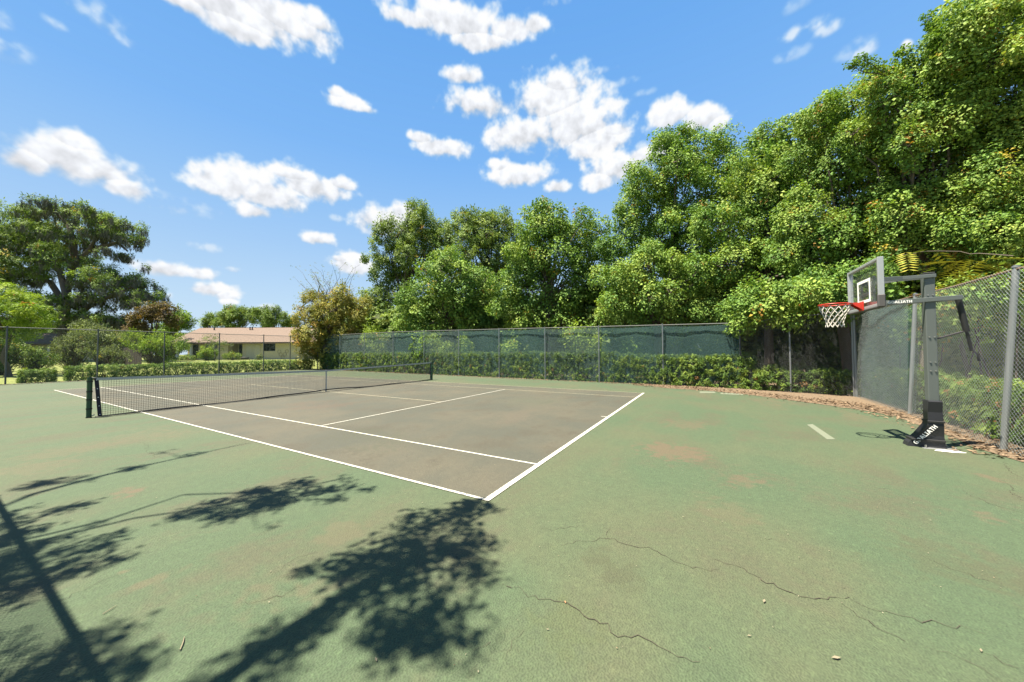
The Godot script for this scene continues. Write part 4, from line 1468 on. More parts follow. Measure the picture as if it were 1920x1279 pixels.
func vine_trees() -> void:
	var grp := "vine-grown trees beyond the long fence"
	tree("oak_tree", "dark oak with sky showing through its leaves behind the vine-grown trees", "tree", grp, lobes_px([[745, 445, 42], [800, 425, 40], [780, 405, 22], [720, 505, 36], [770, 490, 42], [705, 560, 28], [815, 470, 40], [760, 560, 30], [725, 600, 26]], 40.0), OAK, {"density": 13.0, "sprig": sprigs["oak"], "size": 1.5, "trunk": 0.4, "gap": -0.12, "rough": 0.45})
	tree("oak_tree", "twin-topped dark oak rising behind the middle of the tree line", "tree", grp, lobes_px([[870, 425, 36], [905, 440, 42], [940, 420, 30], [965, 450, 34], [900, 495, 50], [950, 500, 45]], 38.0), OAK, {"density": 13.0, "sprig": sprigs["oak"], "size": 1.5, "trunk": 0.4, "rough": 0.5})
	tree("vine_tree", "rounded vine-covered tree with a yellow-green crest beside the dark oak", "tree", grp, lobes_px([[835, 495, 42], [795, 545, 42], [870, 545, 46], [830, 580, 46], [905, 560, 36], [775, 600, 32], [880, 605, 40], [820, 625, 40]], 29.0), VINE, {"density": 17.0})
	tree("vine_tree", "domed vine-covered tree with a dark hollow under its crown", "tree", grp, lobes_px([[1035, 415, 42], [1005, 405, 26], [1085, 440, 42], [1100, 480, 36], [1050, 490, 52], [995, 470, 38], [965, 520, 36], [1090, 540, 44], [1000, 550, 46], [950, 575, 34], [1050, 590, 42], [980, 615, 36]], 26.0), VINE, {"density": 18.0})
	tree("vine_tree", "tallest leaning vine-draped tree of the row", "tree", grp, lobes_px([[1250, 280, 36], [1300, 280, 46], [1345, 310, 40], [1385, 335, 32], [1210, 350, 44], [1280, 365, 62], [1350, 390, 50], [1190, 405, 32], [1230, 440, 54], [1170, 460, 40], [1300, 470, 60], [1150, 510, 34]], 22.5), VINE, {"density": 27.0, "size": 0.82})
	tree("vine_tree", "low mound of vines bulging over the long fence", "tree", grp, lobes_px([[1175, 525, 44], [1225, 505, 44], [1285, 520, 48], [1150, 575, 34], [1215, 575, 46], [1290, 585, 46], [1175, 610, 30], [1340, 560, 40]], 19.5), VINE, {"density": 34.0, "size": 0.75, "tone": 0.12})
	tree("vine_tree", "vine-smothered tree with a feathery crest behind the bent fence", "tree", grp, lobes_px([[1435, 265, 38], [1460, 300, 44], [1400, 345, 48], [1500, 270, 38], [1350, 425, 52], [1430, 390, 66], [1500, 360, 66], [1380, 495, 62], [1460, 485, 70], [1410, 570, 54], [1350, 590, 40], [1490, 560, 60], [1400, 572, 44, -4.0], [1455, 568, 52, -4.8], [1510, 555, 52, -5.2]], 19.0), VINE, {"density": 36.0, "size": 0.74, "tone": 0.06})
	tree("vine_tree", "broad wall of vines hanging down beside the backboard", "tree", grp, lobes_px([[1540, 225, 44], [1600, 205, 50], [1570, 310, 70], [1640, 290, 66], [1590, 410, 76], [1530, 460, 60], [1650, 390, 66], [1550, 550, 52], [1630, 500, 62], [1500, 420, 50], [1600, 580, 40], [1565, 545, 50, -3.0], [1625, 530, 50, -3.6]], 15.5), VINE, {"density": 50.0, "size": 0.66, "odd": 0.02, "tone": 0.06})
	tree("vine_tree", "steep vine-covered tree with a bare twig reaching out near its top", "tree", grp, lobes_px([[1665, 165, 46], [1720, 145, 54], [1690, 240, 66], [1755, 200, 66], [1730, 330, 80], [1690, 420, 66], [1800, 290, 80], [1770, 420, 80], [1720, 480, 56]], 13.0), VINE, {"density": 56.0, "size": 0.60, "odd": 0.03, "tone": 0.16})
	tree("vine_tree", "vine-covered tree towering directly over the basketball goal", "tree", grp, lobes_px([[1800, 75, 52], [1850, 30, 52], [1845, 140, 72], [1890, 210, 80], [1870, 330, 84], [1830, 430, 70], [1905, 440, 70], [1940, 80, 90], [1990, 260, 110], [1980, 430, 100], [1900, -20, 60], [2080, 60, 120], [2120, 300, 130], [2000, -60, 100]], 11.5), VINE, {"density": 64.0, "size": 0.56, "odd": 0.035, "trunk": 0.26, "tone": 0.2})
	# twigs that stick out of the mass
	var tw := thing("bare_branch", "thin leafy branch jutting from the vine wall against the sky", "branch", px(1700, 150, 12.6))
	var g := Geo.new()
	var base := px(1690, 145, 12.8)
	var ends := []
	for e: Array in [[1590, 122], [1605, 105], [1745, 45], [1738, 30]]:
		var from := base if e[0] < 1700 else px(1765, 80, 11.8)
		var to := px(e[0], e[1], 12.4)
		g.tube(curve_pts(from, to, Vector3(0, -0.12, 0), 6, 0.03), taper(0.03, 0.007, 7), 5)
		ends.append([from, to])
	part("twig", g, mat("bark", Color(0.085, 0.07, 0.055), 0.95), tw, -tw.position)
	var cw := Crowd.new()
	for e: Array in ends:
		for i in 45:
			var t := rng.randf()
			cw.put(e[0].lerp(e[1], t) + Vector3(rng.randfn(), rng.randfn() + 0.5, rng.randfn()) * 0.10 * (1.2 - t), Vector3.UP, rng.randf() * TAU, 0.6, pick(VINE, e[0], 9.0))
	var lf := cw.node("leaves", sprigs["vine"], M["leaf"], tw)
	lf.position = -tw.position
	lf.set_meta("kind", "stuff")
	# sapling standing out over the crest
	tree("sapling", "loose airy sapling poking above the crest over the goal", "tree", grp, lobes_px([[1770, 40, 24], [1790, 10, 24], [1800, 45, 22]], 13.2), VINE, {"density": 12.0, "trunk": 0.06, "size": 0.8})
	# compound leaves hanging over the fence behind the goal, yellowing
	var cl := thing("compound_leaf_branch", "branch of large yellow-green compound leaves over the fence behind the goal", "branch", px(1760, 490, 9.4))
	var cg := Geo.new()
	cg.with_c = true
	for e: Array in [[1700, 480], [1716, 470], [1745, 490], [1775, 485], [1800, 492], [1840, 488], [1870, 495], [1730, 505], [1785, 505], [1890, 480], [1820, 500]]:
		leaflet_frond(cg, px(e[0], e[1], 9.2 + rng.randf() * 1.2 - (e[0] - 1700) * 0.011), 0.75)
	var cm := leaf_mat("leaf_plain", 0.5, 0.55)
	part("fronds", cg, cm, cl, -cl.position).set_meta("kind", "stuff")
	var st := Geo.new()
	st.tube(curve_pts(px(1900, 480, 8.2), px(1690, 478, 9.8), Vector3(0, 0.1, 0), 8, 0.06), taper(0.014, 0.006, 9), 5)
	part("stalk", st, mat("bark", Color(0.085, 0.07, 0.055), 0.95), cl, -cl.position)
	# dark thicket under and behind the crowns
	var i := 0
	for e: Array in [[640, 625, 36, 40], [700, 640, 34, 40], [760, 640, 32, 40], [820, 645, 31, 42], [890, 645, 29, 44], [960, 645, 27, 46], [1040, 640, 25, 50], [1120, 640, 23.5, 54], [1210, 640, 22, 58], [1300, 640, 21, 60], [1400, 640, 19.5, 66], [1500, 640, 18, 72], [1600, 640, 16, 78], [1700, 640, 14, 84], [1800, 640, 12, 90], [1900, 640, 11, 100], [2030, 640, 10.5, 120]]:
		var c := px(e[0], e[1], e[2] + 3.0)
		c.y = 1.7
		var rr: float = float(e[3]) * e[2] / FOCAL
		i += 1
		shrub("thicket_bush", "dark shaded bush in the thicket under the vine trees", "bushes in the shaded thicket", [[c, rr, 0.95], [c + Vector3(rng.randfn() * 0.6, rr * 0.9, rng.randfn() * 0.6), rr * 0.9, 0.9], [c + cam_f * 1.5 + Vector3(0, rr * 1.7, 0), rr, 0.9]], OAK, {"density": 14.0, "sprig": sprigs["coarse"], "category": "bush", "odd": 0.0, "gap": -0.7})
	# paler plants growing up behind the windscreen
	for e: Array in [[800, 650, 24, 24.5], [835, 655, 16, 24.0], [1085, 632, 26, 18.2], [1115, 645, 18, 18.0], [955, 655, 18, 21.0], [700, 640, 22, 29.0], [655, 642, 20, 31.0], [1180, 655, 16, 17.2], [870, 650, 16, 23.0]]:
		var d := float(e[3]) + 1.9
		shrub("young_shrub", "pale green young shrub showing through the windscreen above the hedge", "young shrubs behind the windscreen", [[px(e[0], e[1], d), e[2] * d / FOCAL, 1.0], [px(e[0] + 4, e[1] + 18, d), e[2] * d / FOCAL * 0.8, 1.0]], FRESH, {"density": 16.0, "sprig": sprigs["vine"], "size": 0.8})
	for e: Array in [[1740, 610, 40, 9.6], [1700, 590, 36, 10.4], [1660, 600, 34, 11.2], [1800, 575, 42, 8.6], [1860, 570, 46, 7.9], [1910, 550, 46, 7.4], [1835, 560, 36, 8.2]]:
		var d := float(e[3]) + 0.9
		shrub("climbing_vine", "leafy vine climbing behind the silvery fence by the goal", "vines behind the goal fence", [[px(e[0], e[1], d), e[2] * d / FOCAL, 1.1]], [VINE[0], VINE[1], VINE[2], VINE[3]], {"density": 30.0, "sprig": sprigs["vine"], "size": 0.6, "odd": 0.06, "gap": -0.05, "stem_count": 1, "category": "vine"})

func leaflet_frond(g: Geo, at: Vector3, size: float) -> void:
	var dir := Vector3(rng.randfn(), -0.25 + rng.randfn() * 0.25, rng.randfn()).normalized()
	var side := dir.cross(Vector3.UP).normalized()
	var up := side.cross(dir).normalized()
	var tone := rng.randf()
	for i in 9:
		var t := (i + 1) / 9.0
		var p := at + dir * size * (t - 0.4) - Vector3.UP * size * 0.25 * t * t
		for s: float in [-1.0, 1.0]:
			var e := p + (side * s + dir * 0.35 - up * 0.18).normalized() * size * 0.30 * (1.15 - 0.5 * absf(t - 0.45))
			var w := dir * size * 0.042
			g.col = Color(0.11, 0.17, 0.028).lerp(Color(0.24, 0.23, 0.035), clampf(tone + rng.randfn() * 0.15, 0.0, 1.0))
			var m := p.lerp(e, 0.45)
			g.flat(p, m - w, e, up)
			g.flat(p, e, m + w, up)

func far_trees() -> void:
	var grp := "trees beyond the lawn"
	# live oak with moss
	var lob := lobes_px([[15, 418, 34], [58, 408, 34], [100, 396, 24], [128, 388, 18], [45, 450, 40], [5, 470, 40], [90, 440, 32], [163, 412, 22], [190, 404, 20], [215, 420, 22], [232, 444, 18], [244, 456, 9], [190, 440, 22], [150, 450, 26], [110, 478, 36], [60, 500, 40], [15, 520, 34], [150, 498, 26], [228, 478, 12], [238, 494, 8], [212, 522, 28], [250, 528, 26], [272, 550, 18], [282, 574, 14], [240, 552, 22], [200, 562, 22], [170, 532, 22], [178, 592, 20], [208, 600, 18], [140, 562, 24], [98, 580, 32], [56, 560, 34], [150, 604, 24], [-40, 440, 44], [-60, 510, 50], [230, 606, 14]], 46.0, 0.62)
	for i in lob.size():
		lob[i][0] += cam_f * clampf(rng.randfn(), -1.5, 1.5) * 1.6
	var foot := px(122, 660, 46.0)
	foot.y = 0.3
	var paths := []
	for q: Array in [[[124, 590], [128, 530], [140, 495], [165, 470], [185, 440], [212, 425]], [[126, 560], [112, 510], [95, 470], [70, 440], [55, 412]], [[126, 612], [150, 588], [178, 566], [208, 556], [248, 538], [275, 556]], [[124, 575], [95, 530], [50, 505], [5, 490], [-40, 480]], [[140, 495], [138, 450], [126, 420], [104, 398]], [[124, 612], [100, 590], [60, 570], [10, 560]], [[165, 470], [195, 462], [220, 455], [238, 470]]]:
		var pts := []
		for e: Array in q:
			pts.append(px(e[0], e[1], 46.0 + rng.randfn() * 0.5))
		paths.append(pts)
	var oak := tree("live_oak", "big spreading live oak hung with grey moss beyond the hedge", "tree", grp, lob, [OAK[0], OAK[1], OAK[2], VINE[2]], {"density": 13.0, "sprig": sprigs["oak"], "size": 1.5, "trunk": 0.62, "foot": foot, "fork": px(124, 585, 46.0), "paths": paths, "gap": 0.02, "rough": 0.5, "twigs": 7, "bark": "oak_bark"})
	var moss := Crowd.new()
	for l: Array in lob:
		for k in 9:
			var p: Vector3 = l[0] + Vector3(rng.randfn() * 0.6, -0.35 - rng.randf() * 0.4, rng.randfn() * 0.6) * l[1]
			for m in 2:
				moss.put(p + Vector3(rng.randfn() * 0.12, -0.4 * m, rng.randfn() * 0.12), Vector3.UP, rng.randf() * TAU, rng.randf_range(0.7, 1.5), Color(0.10, 0.105, 0.08).lerp(Color(0.16, 0.16, 0.125), rng.randf()))
	var mo := moss.node("hanging_moss", sprigs["moss"], M["moss"], oak)
	mo.position = -oak.position
	mo.set_meta("kind", "stuff")
	tree("lime_tree", "bright yellow-green feathery tree hanging over the see-through fence", "tree", grp, lobes_px([[18, 572, 36], [50, 580, 34], [78, 592, 22], [8, 600, 36], [58, 604, 28], [-10, 555, 40], [-60, 580, 60], [30, 625, 26]], 25.0, 0.75), FRESH, {"density": 15.0, "sprig": sprigs["frond"], "trunk": 0.14, "size": 0.9})
	tree("brown_tree", "half-brown leafy tree between the mossy oak and the house", "tree", grp, lobes_px([[285, 588, 20], [300, 580, 16], [270, 600, 18], [318, 600, 14], [262, 612, 16]], 43.0), BROWN, {"density": 12.0, "sprig": sprigs["oak"], "size": 1.5, "trunk": 0.25, "odd": 0.05})
	tree("pale_tree", "pale green tree touching the end of the pinkish roof", "tree", grp, lobes_px([[335, 596, 16], [350, 606, 14], [322, 612, 16], [312, 628, 16]], 60.0), [OAK[2], FRESH[0], FRESH[1], FRESH[2]], {"density": 9.0, "sprig": sprigs["oak"], "size": 2.0, "trunk": 0.2})
	tree("dark_pine", "dark ragged evergreen peeking over the house ridge", "tree", grp, lobes_px([[402, 594, 10], [392, 602, 9], [410, 604, 9], [385, 608, 8]], 88.0), OAK, {"density": 8.0, "sprig": sprigs["oak"], "size": 2.2, "trunk": 0.25, "gap": 0.0})
	tree("broad_tree", "round green tree standing behind the house roof", "tree", grp, lobes_px([[432, 590, 15], [450, 587, 15], [440, 604, 16], [470, 592, 14], [418, 604, 12]], 86.0), OAK, {"density": 8.0, "sprig": sprigs["oak"], "size": 2.2, "trunk": 0.3})
	tree("broad_tree", "wide green tree behind the house roof next to the rusty tree", "tree", grp, lobes_px([[492, 588, 15], [515, 594, 15], [535, 602, 13], [500, 604, 16], [550, 606, 12]], 84.0), [OAK[0], OAK[1], OAK[2], VINE[2]], {"density": 8.0, "sprig": sprigs["oak"], "size": 2.2, "trunk": 0.3})
	tree("distant_tree", "dark tree mass far behind the mossy oak", "tree", grp, lobes_px([[200, 625, 26], [240, 622, 22], [160, 625, 30], [110, 628, 30], [60, 630, 30], [270, 626, 18], [10, 635, 30]], 72.0), OAK, {"density": 6.0, "sprig": sprigs["oak"], "size": 2.4, "trunk": 0.3})
	tree("distant_tree", "low far tree line between the brown board fence and the house", "tree", grp, lobes_px([[20, 640, 24], [70, 642, 24], [120, 640, 24], [170, 642, 24], [220, 640, 24], [265, 642, 22], [310, 640, 22], [350, 640, 20]], 95.0), OAK, {"density": 5.0, "sprig": sprigs["coarse"], "size": 1.6, "trunk": 0.3, "gap": -0.6})
	# the same wood goes on past the fence where the oaks stand
	for e: Array in [[-14.0, 60.0, 5.0, "broad oak in the wood beyond the dark hedge block"], [-24.0, 50.0, 5.5, "wide oak in the wood outside the fence of the oaks"], [-6.0, 72.0, 5.0, "tall oak in the wood beside the mossy oak"], [-30.0, 34.0, 5.0, "spreading oak in the wood level with the net"]]:
		var c := C(e[0], e[1], 6.5)
		var r: float = e[2]
		tree("wood_oak", e[3], "tree", grp, [[c, r, 0.8], [c + Vector3(r * 0.8, -1.5, 1), r * 0.7, 0.8], [c + Vector3(-r * 0.8, -1.2, 0), r * 0.7, 0.8], [c + Vector3(0.5, -3.0, r * 0.5), r * 0.7, 0.8], [c + Vector3(r * 1.4, -3.6, 0), r * 0.6, 0.8], [c + Vector3(-r * 1.3, -3.6, 0), r * 0.6, 0.8]], OAK, {"density": 5.0, "sprig": sprigs["oak"], "size": 1.9, "trunk": 0.35})
	# rusty half-bare tree at the corner of the fence
	var rust := tree("rusty_tree", "rusty yellow-brown tree with a half-bare top behind the fence corner", "tree", grp, lobes_px([[620, 600, 40], [584, 616, 30], [654, 602, 34], [598, 566, 26], [642, 560, 28], [625, 640, 38], [578, 646, 24], [662, 640, 28], [564, 630, 16], [600, 668, 26], [672, 575, 20], [572, 590, 18]], 33.0), RUST, {"density": 14.0, "sprig": sprigs["oak"], "size": 1.2, "trunk": 0.2, "gap": -0.1, "odd": 0.08})
	var tg := Geo.new()
	var airy := Crowd.new()
	for k in 34:
		var e := px(rng.randf_range(550, 688), rng.randf_range(492, 560), 33.0 + rng.randfn())
		var s := px(rng.randf_range(600, 650), 585, 33.0)
		var pts := curve_pts(s, e, Vector3(0, 0.3, 0), 6, 0.10)
		tg.tube(pts, taper(0.035, 0.006, 7), 4)
		for m in 7:
			var p: Vector3 = pts[rng.randi_range(3, 6)] + Vector3(rng.randfn(), rng.randfn(), rng.randfn()) * 0.22
			airy.put(p, Vector3.UP, rng.randf() * TAU, 0.7, pick(RUST if rng.randf() < 0.6 else OAK, p, 9.0))
	part("bare_twigs", tg, M["bark"], rust, -rust.position)
	var ar := airy.node("sparse_leaves", sprigs["small"], M["leaf"], rust)
	ar.position = -rust.position
	ar.set_meta("kind", "stuff")
	# fan palm between the rusty tree and the oak
	var pf := px(708, 660, 34.5)
	pf.y = 0.0
	var palm := thing("fan_palm", "spiky fan palm between the rusty tree and the dark oak", "palm", pf, "")
	var pt := Geo.new()
	pt.tube([Vector3(0, -0.1, 0), Vector3(0.1, 2.0, 0), Vector3(0.0, 3.6, 0.1)], [0.2, 0.17, 0.15], 9)
	part("trunk", pt, mat("bark", Color(0.085, 0.07, 0.055), 0.95), palm)
	for k in 26:
		var fg := Geo.new()
		fg.with_c = true
		var d := Vector3(rng.randfn(), rng.randf_range(-0.4, 1.1), rng.randfn()).normalized()
		var c := Vector3(0, 3.6, 0.1) + d * rng.randf_range(0.9, 1.6)
		var sd := d.cross(Vector3.UP).normalized()
		var tone := rng.randf()
		for b in 15:
			var a := (b - 7) * 0.17
			var tip := c + (d * cos(a) + sd * sin(a)).normalized() * 0.85 - Vector3.UP * 0.18
			var w := (tip - c).cross(d.cross(sd)).normalized() * 0.035
			fg.col = Color(0.05, 0.08, 0.025).lerp(Color(0.15, 0.17, 0.07), clampf(tone + rng.randfn() * 0.1, 0, 1))
			var mp := c.lerp(tip, 0.55)
			fg.flat(c, mp - w, tip, sd.cross(d))
			fg.flat(c, tip, mp + w, sd.cross(d))
		fg.tube([Vector3(0, 3.5, 0.1), c], [0.018, 0.01], 4)
		part("fan_leaf", fg, leaf_mat("leaf_plain", 0.5, 0.5), palm)

# trees that stand outside the near fence; only their shade lies in the picture
func overhead_trees() -> void:
	var grp := "oaks that shade the green paint"
	var sets := [
		["oak_tree", "leaning young oak whose crown shadow reaches the corner of the court lines", C(-6.2, 0.6), 6.3, [[850, 1000, 0.34], [800, 1060, 0.36], [885, 962, 0.26], [745, 1030, 0.28], [650, 1068, 0.20], [580, 1075, 0.10], [700, 1090, 0.26], [860, 1075, 0.28], [765, 1145, 0.26], [820, 1180, 0.26], [722, 1200, 0.2], [610, 1160, 0.13], [560, 1195, 0.10], [930, 958, 0.12], [915, 1098, 0.10], [780, 985, 0.2], [545, 1185, 0.14], [490, 1250, 0.2], [440, 1275, 0.22], [890, 1020, 0.2]]],
		["oak_tree", "spreading oak whose long limbs shade the paint between fence shadow and sideline", C(-7.0, 6.0), 7.0, [[560, 912, 0.22], [640, 900, 0.16], [485, 930, 0.26], [385, 955, 0.20], [335, 970, 0.14], [440, 962, 0.2], [520, 945, 0.26], [620, 938, 0.12], [485, 995, 0.10], [690, 920, 0.08], [650, 915, 0.10], [590, 925, 0.16]]],
		["oak_tree", "low oak whose leaf shadow crosses the shadow of the fence rail", C(-6.6, 4.2), 6.0, [[110, 962, 0.14], [155, 948, 0.12], [60, 1045, 0.26], [130, 1045, 0.24], [195, 1030, 0.16], [225, 1050, 0.10], [20, 1085, 0.34], [100, 1072, 0.22], [60, 1000, 0.10], [20, 1010, 0.16], [60, 1255, 0.22], [130, 1235, 0.2], [195, 1245, 0.14], [0, 1275, 0.3], [210, 1010, 0.10], [240, 995, 0.08], [40, 960, 0.14], [20, 985, 0.12], [90, 1020, 0.16], [150, 1060, 0.16], [40, 1110, 0.16], [170, 990, 0.10], [110, 1265, 0.2], [240, 1262, 0.12]]],
		["oak_tree", "high-limbed oak whose thin branch shadow points along the green paint to the net", C(-7.5, 8.5), 9.0, [[95, 906, 0.20], [130, 902, 0.14], [60, 915, 0.10], [250, 880, 0.12], [370, 853, 0.10], [180, 900, 0.10], [310, 850, 0.06]]],
	]
	for s: Array in sets:
		var lob := []
		for e: Array in s[4]:
			lob.append([gnd(e[0], e[1]) - SUN * s[3], e[2], 0.8])
		var foot: Vector3 = s[2]
		var t := thing(s[0], s[1], "tree", foot, grp)
		var fork := foot + Vector3(0.6, float(s[3]) * 0.55, 0)
		var tg := Geo.new()
		tg.tube([foot - Vector3(0, 0.1, 0), foot + Vector3(0, 0.3, 0), foot.lerp(fork, 0.5) + Vector3(-0.1, 0, 0.05), fork], [0.32, 0.2, 0.16, 0.12], 9)
		part("trunk", tg, M["bark"], t, -foot)
		var lg := Geo.new()
		if s[3] == 6.3:
			var q := []
			for e: Array in [[330, 1330], [430, 1275], [560, 1175], [660, 1110], [780, 1060]]:
				q.append(gnd(e[0], e[1]) - SUN * s[3])
			lg.tube([fork] + q, [0.10, 0.07, 0.06, 0.05, 0.035, 0.02], 7)
			for l: Array in lob:
				lg.tube(curve_pts(q[3] if l[0].distance_to(q[4]) > 0.8 else q[4], l[0], Vector3(0, 0.05, 0), 4, 0.02), taper(0.02, 0.006, 5), 4)
		elif s[3] == 7.0:
			for path: Array in [[[-60, 1040], [100, 1003], [200, 978], [345, 930], [520, 925], [640, 900]], [[-60, 1040], [110, 1010], [250, 975], [340, 962], [480, 940]]]:
				var q := []
				for e: Array in path:
					q.append(gnd(e[0], e[1]) - SUN * s[3])
				lg.tube([fork] + q, [0.08, 0.03, 0.022, 0.02, 0.018, 0.014, 0.01].slice(0, q.size() + 1), 6)
			for l: Array in lob:
				lg.tube(curve_pts(gnd(485, 940) - SUN * s[3], l[0], Vector3(0, 0.05, 0), 4, 0.02), taper(0.014, 0.005, 5), 4)
		elif s[3] == 9.0:
			var q := []
			for e: Array in [[-30, 968], [60, 930], [150, 905], [250, 880], [340, 860], [440, 838], [470, 832]]:
				q.append(gnd(e[0], e[1]) - SUN * s[3])
			lg.tube([fork] + q, [0.09, 0.05, 0.045, 0.04, 0.03, 0.022, 0.015, 0.006], 6)
			for l: Array in lob:
				lg.tube(curve_pts(q[2] if l[0].distance_to(q[2]) < l[0].distance_to(q[4]) else q[4], l[0], Vector3(0, 0.05, 0), 4, 0.02), taper(0.014, 0.005, 5), 4)
		else:
			for l: Array in lob:
				lg.tube(curve_pts(fork, l[0], Vector3(0, 0.3, 0), 6, 0.04), taper(0.03, 0.007, 7), 5)
		part("limbs", lg, M["bark"], t, -foot)
		var crowd := Crowd.new()
		foliage(crowd, lob, 50.0, OAK, {"rough": 0.5, "size": 0.7, "gap": -0.10, "drape": 1.0})
		var cr := crowd.node("crown", sprigs["shade"], M["leaf"], t)
		cr.position = -foot
		cr.set_meta("kind", "stuff")

func shrubs() -> void:
	# behind the see-through fence, before the oak
	var grey := [Color(0.05, 0.075, 0.03), Color(0.10, 0.135, 0.06), Color(0.16, 0.20, 0.08), Color(0.20, 0.25, 0.07)]
	for e: Array in [
		["loose grey-green shrub beside the fence post and the brown board fence", [[130, 650, 26], [158, 655, 24], [112, 662, 22], [145, 635, 22]], 30.0, grey, 0.9],
		["yellow-green loose shrub before the end of the pinkish roof", [[300, 640, 24], [325, 650, 20], [280, 650, 22], [255, 640, 18], [310, 665, 18]], 36.0, FRESH, 1.0],
		["dark glossy bush in the shade before the small house", [[60, 672, 20], [80, 675, 18], [40, 672, 18], [95, 670, 14]], 28.0, OAK, 1.0],
		["green shrub growing over the brown board fence", [[205, 664, 14], [225, 672, 14], [190, 660, 12], [215, 650, 10]], 34.0, grey, 1.0],
		["leafy shrub behind the fence post by the dark hedge block", [[10, 655, 24], [0, 680, 22], [-25, 660, 24]], 27.0, OAK, 1.0],
		["tall pale shrub under the mossy oak", [[180, 630, 20], [165, 615, 16], [205, 632, 16], [230, 635, 14]], 38.0, grey, 1.2]]:
		shrub("garden_shrub", e[0], "shrubs beyond the see-through fence", lobes_px(e[1], e[2]), e[3], {"density": 11.0, "sprig": sprigs["small"], "size": 1.2 * e[4], "gap": 0.0})
	# planted round the house
	for e: Array in [
		["round_bush", "clipped round yellow-green bush before the cream house", [[388, 662, 12], [378, 664, 8], [398, 668, 9]], FRESH],
		["flat_bush", "flat-topped clipped green bush before the dark porch", [[424, 668, 7], [435, 666, 8], [446, 667, 7]], [HEDGE[1], HEDGE[2], HEDGE[3], FRESH[1]]],
		["low_bush", "low spreading green bush along the porch with the white column", [[340, 671, 6], [352, 670, 7], [362, 672, 6], [328, 673, 6], [316, 673, 6]], [HEDGE[1], HEDGE[2], HEDGE[3]]],
		["low_bush", "small pale bush by the air conditioners", [[484, 670, 5], [490, 668, 5]], grey]]:
		shrub(e[0], e[1], "bushes planted before the house", lobes_px(e[2], 46.5), e[3], {"density": 26.0, "sprig": sprigs["small"], "size": 1.2, "rough": 0.12, "gap": -0.6, "ground": 0.5, "category": "bush"})
	tree("crape_myrtle", "thin pale little tree before the middle of the house", "tree", "trees beyond the lawn", lobes_px([[395, 640, 14], [412, 646, 12], [380, 636, 10], [400, 632, 10], [425, 644, 9]], 44.0), [grey[1], grey[2], FRESH[1]], {"density": 7.0, "sprig": sprigs["small"], "size": 1.3, "trunk": 0.06, "gap": 0.05})
	# ragged bits at the foot of the bent fence
	for e: Array in [["leafy shrub pushing through the foot of the bent fence", [[1560, 728, 14], [1545, 735, 12], [1575, 736, 14]], 13.2], ["yellowing shrub at the post where the fences meet", [[1600, 742, 12], [1585, 746, 10], [1615, 738, 14]], 12.2], ["upright shrub climbing the post of the bent fence", [[1400, 690, 14], [1402, 712, 14], [1398, 668, 10]], 15.0]]:
		shrub("fence_shrub", e[0], "shrubs at the foot of the fence", lobes_px(e[1], e[2]), [HEDGE[1], HEDGE[2], HEDGE[3], FRESH[2]], {"density": 60.0, "sprig": sprigs["small"], "size": 0.9, "gap": -0.2, "odd": 0.05})

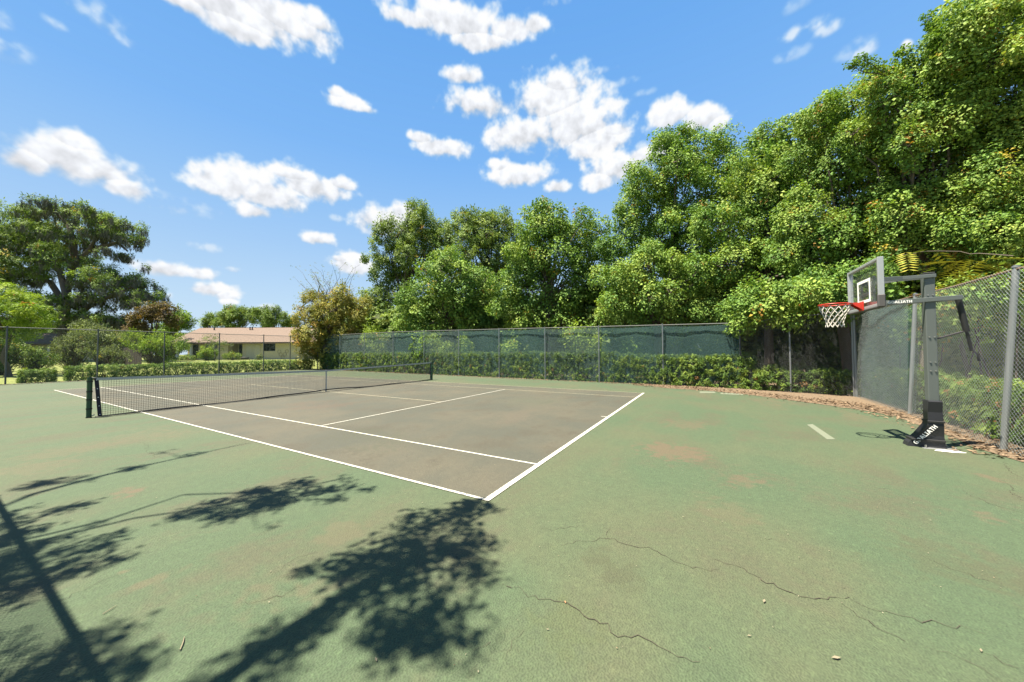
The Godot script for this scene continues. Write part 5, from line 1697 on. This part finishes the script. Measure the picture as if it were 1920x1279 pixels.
func litter() -> void:
	# dry leaves over the soil strip and along the hedge foot
	var lt := Node3D.new()
	lt.name = "leaf_litter"
	add_child(lt)
	lt.set_meta("kind", "stuff")
	tag(lt, "dry brown leaves scattered along the foot of the fences", "leaf litter")
	var g := Geo.new()
	g.flat(Vector3(-0.5, 0.0, 0), Vector3(0, 0.06, 0.28), Vector3(0, 0.02, 0), Vector3.UP)
	g.flat(Vector3(-0.5, 0.0, 0), Vector3(0, 0.02, 0), Vector3(0, 0.10, -0.28), Vector3.UP)
	g.flat(Vector3(0.5, 0.07, 0), Vector3(0, 0.06, 0.28), Vector3(0, 0.02, 0), Vector3.UP)
	g.flat(Vector3(0.5, 0.07, 0), Vector3(0, 0.02, 0), Vector3(0, 0.10, -0.28), Vector3.UP)
	var crowd := Crowd.new()
	var line := [[1190, 724], [1260, 728], [1340, 734], [1420, 742], [1500, 752], [1570, 760], [1640, 773], [1700, 788], [1770, 814], [1840, 842], [1910, 868]]
	for i in 4200:
		var k := rng.randi_range(0, line.size() - 2)
		var t := rng.randf()
		var a := gnd(line[k][0], line[k][1])
		var b := gnd(line[k + 1][0], line[k + 1][1])
		var p := a.lerp(b, t)
		var out := Vector3(p.x - 8.0, 0, p.z - 1.0).normalized()
		p += out * (rng.randfn() * 0.34 + 0.40) + Vector3(rng.randfn(), 0, rng.randfn()) * 0.12
		p.y = 0.028 + rng.randf() * 0.012
		crowd.put(p, Vector3(rng.randfn() * 0.25, 1, rng.randfn() * 0.25).normalized(), rng.randf() * TAU, rng.randf_range(0.03, 0.11), dry())
	for i in 2600:
		var z := rng.randf_range(-3.0, 30.6)
		var x := lerpf(14.45, 16.1, (z + 3.4) / 34.0) - absf(rng.randfn()) * 0.22
		crowd.put(C(x, z, 0.026 + rng.randf() * 0.01), Vector3(rng.randfn() * 0.2, 1, rng.randfn() * 0.2).normalized(), rng.randf() * TAU, rng.randf_range(0.05, 0.10), dry())
	for i in 900:
		crowd.put(C(rng.randf_range(-3.4, 16.0), 30.9 - absf(rng.randfn()) * 0.3, 0.026), Vector3(rng.randfn() * 0.2, 1, rng.randfn() * 0.2).normalized(), rng.randf() * TAU, rng.randf_range(0.05, 0.10), dry())
	# crumbs blown over the whole court
	for i in 800:
		var p := C(rng.randf_range(-3.3, 14.0), rng.randf_range(-6.0, 22.0), 0.026)
		if rng.randf() < 0.55:
			p = EYE + Vector3(rng.randf_range(0.8, 6.0), 0, rng.randf_range(-6.0, 4.0))
			p.y = 0.026
		crowd.put(p, Vector3(rng.randfn() * 0.3, 1, rng.randfn() * 0.3).normalized(), rng.randf() * TAU, rng.randf_range(0.005, 0.014), Color(0.20, 0.185, 0.13) if rng.randf() < 0.7 else dry())
	crowd.node("dry_leaves", g.mesh(), leaf_mat("dry_leaf", 0.8, 0.25), lt)
	var dm := mat("straw", Color(0.155, 0.135, 0.09), 0.9)
	var db := mat("brown_leaf", Color(0.28, 0.13, 0.06), 0.9)
	for e: Array in [[1433, 1134, 0.035, dm], [1568, 1242, 0.04, dm], [1840, 1228, 0.025, dm], [705, 1245, 0.025, dm], [248, 967, 0.022, dm], [1060, 1136, 0.02, db], [1405, 1200, 0.02, dm], [909, 899, 0.02, dm], [1027, 1188, 0.015, dm]]:
		var o := solo("fallen_leaf", g.mesh(), e[3], "small curled dry leaf lying on the open court paint", "leaf", "fallen leaves lying singly on the court", gnd(e[0], e[1]) + Vector3(0, 0.026, 0))
		o.scale = Vector3(1.0, 0.5, 0.62) * e[2] * 1.35
		o.rotation.y = rng.randf() * TAU
	for e: Array in [[342, 1214, 0.11, 1.1], [206, 1150, 0.08, 0.5], [1540, 745, 0.3, 0.2]]:
		var tg := Geo.new()
		tg.tube([Vector3(-0.5, 0.03, 0), Vector3(0.0, 0.05, 0.02), Vector3(0.5, 0.03, -0.02)], [0.03, 0.03, 0.015], 5, true)
		var o := solo("fallen_twig", tg, dm, "short straw-coloured twig lying on the court paint", "twig", "twigs lying on the court", gnd(e[0], e[1]) + Vector3(0, 0.022, 0))
		o.scale = Vector3.ONE * e[2]
		o.rotation.y = e[3]

func dry() -> Color:
	var c := Color(0.085, 0.055, 0.034).lerp(Color(0.185, 0.135, 0.088), rng.randf())
	return c * rng.randf_range(0.7, 1.2)
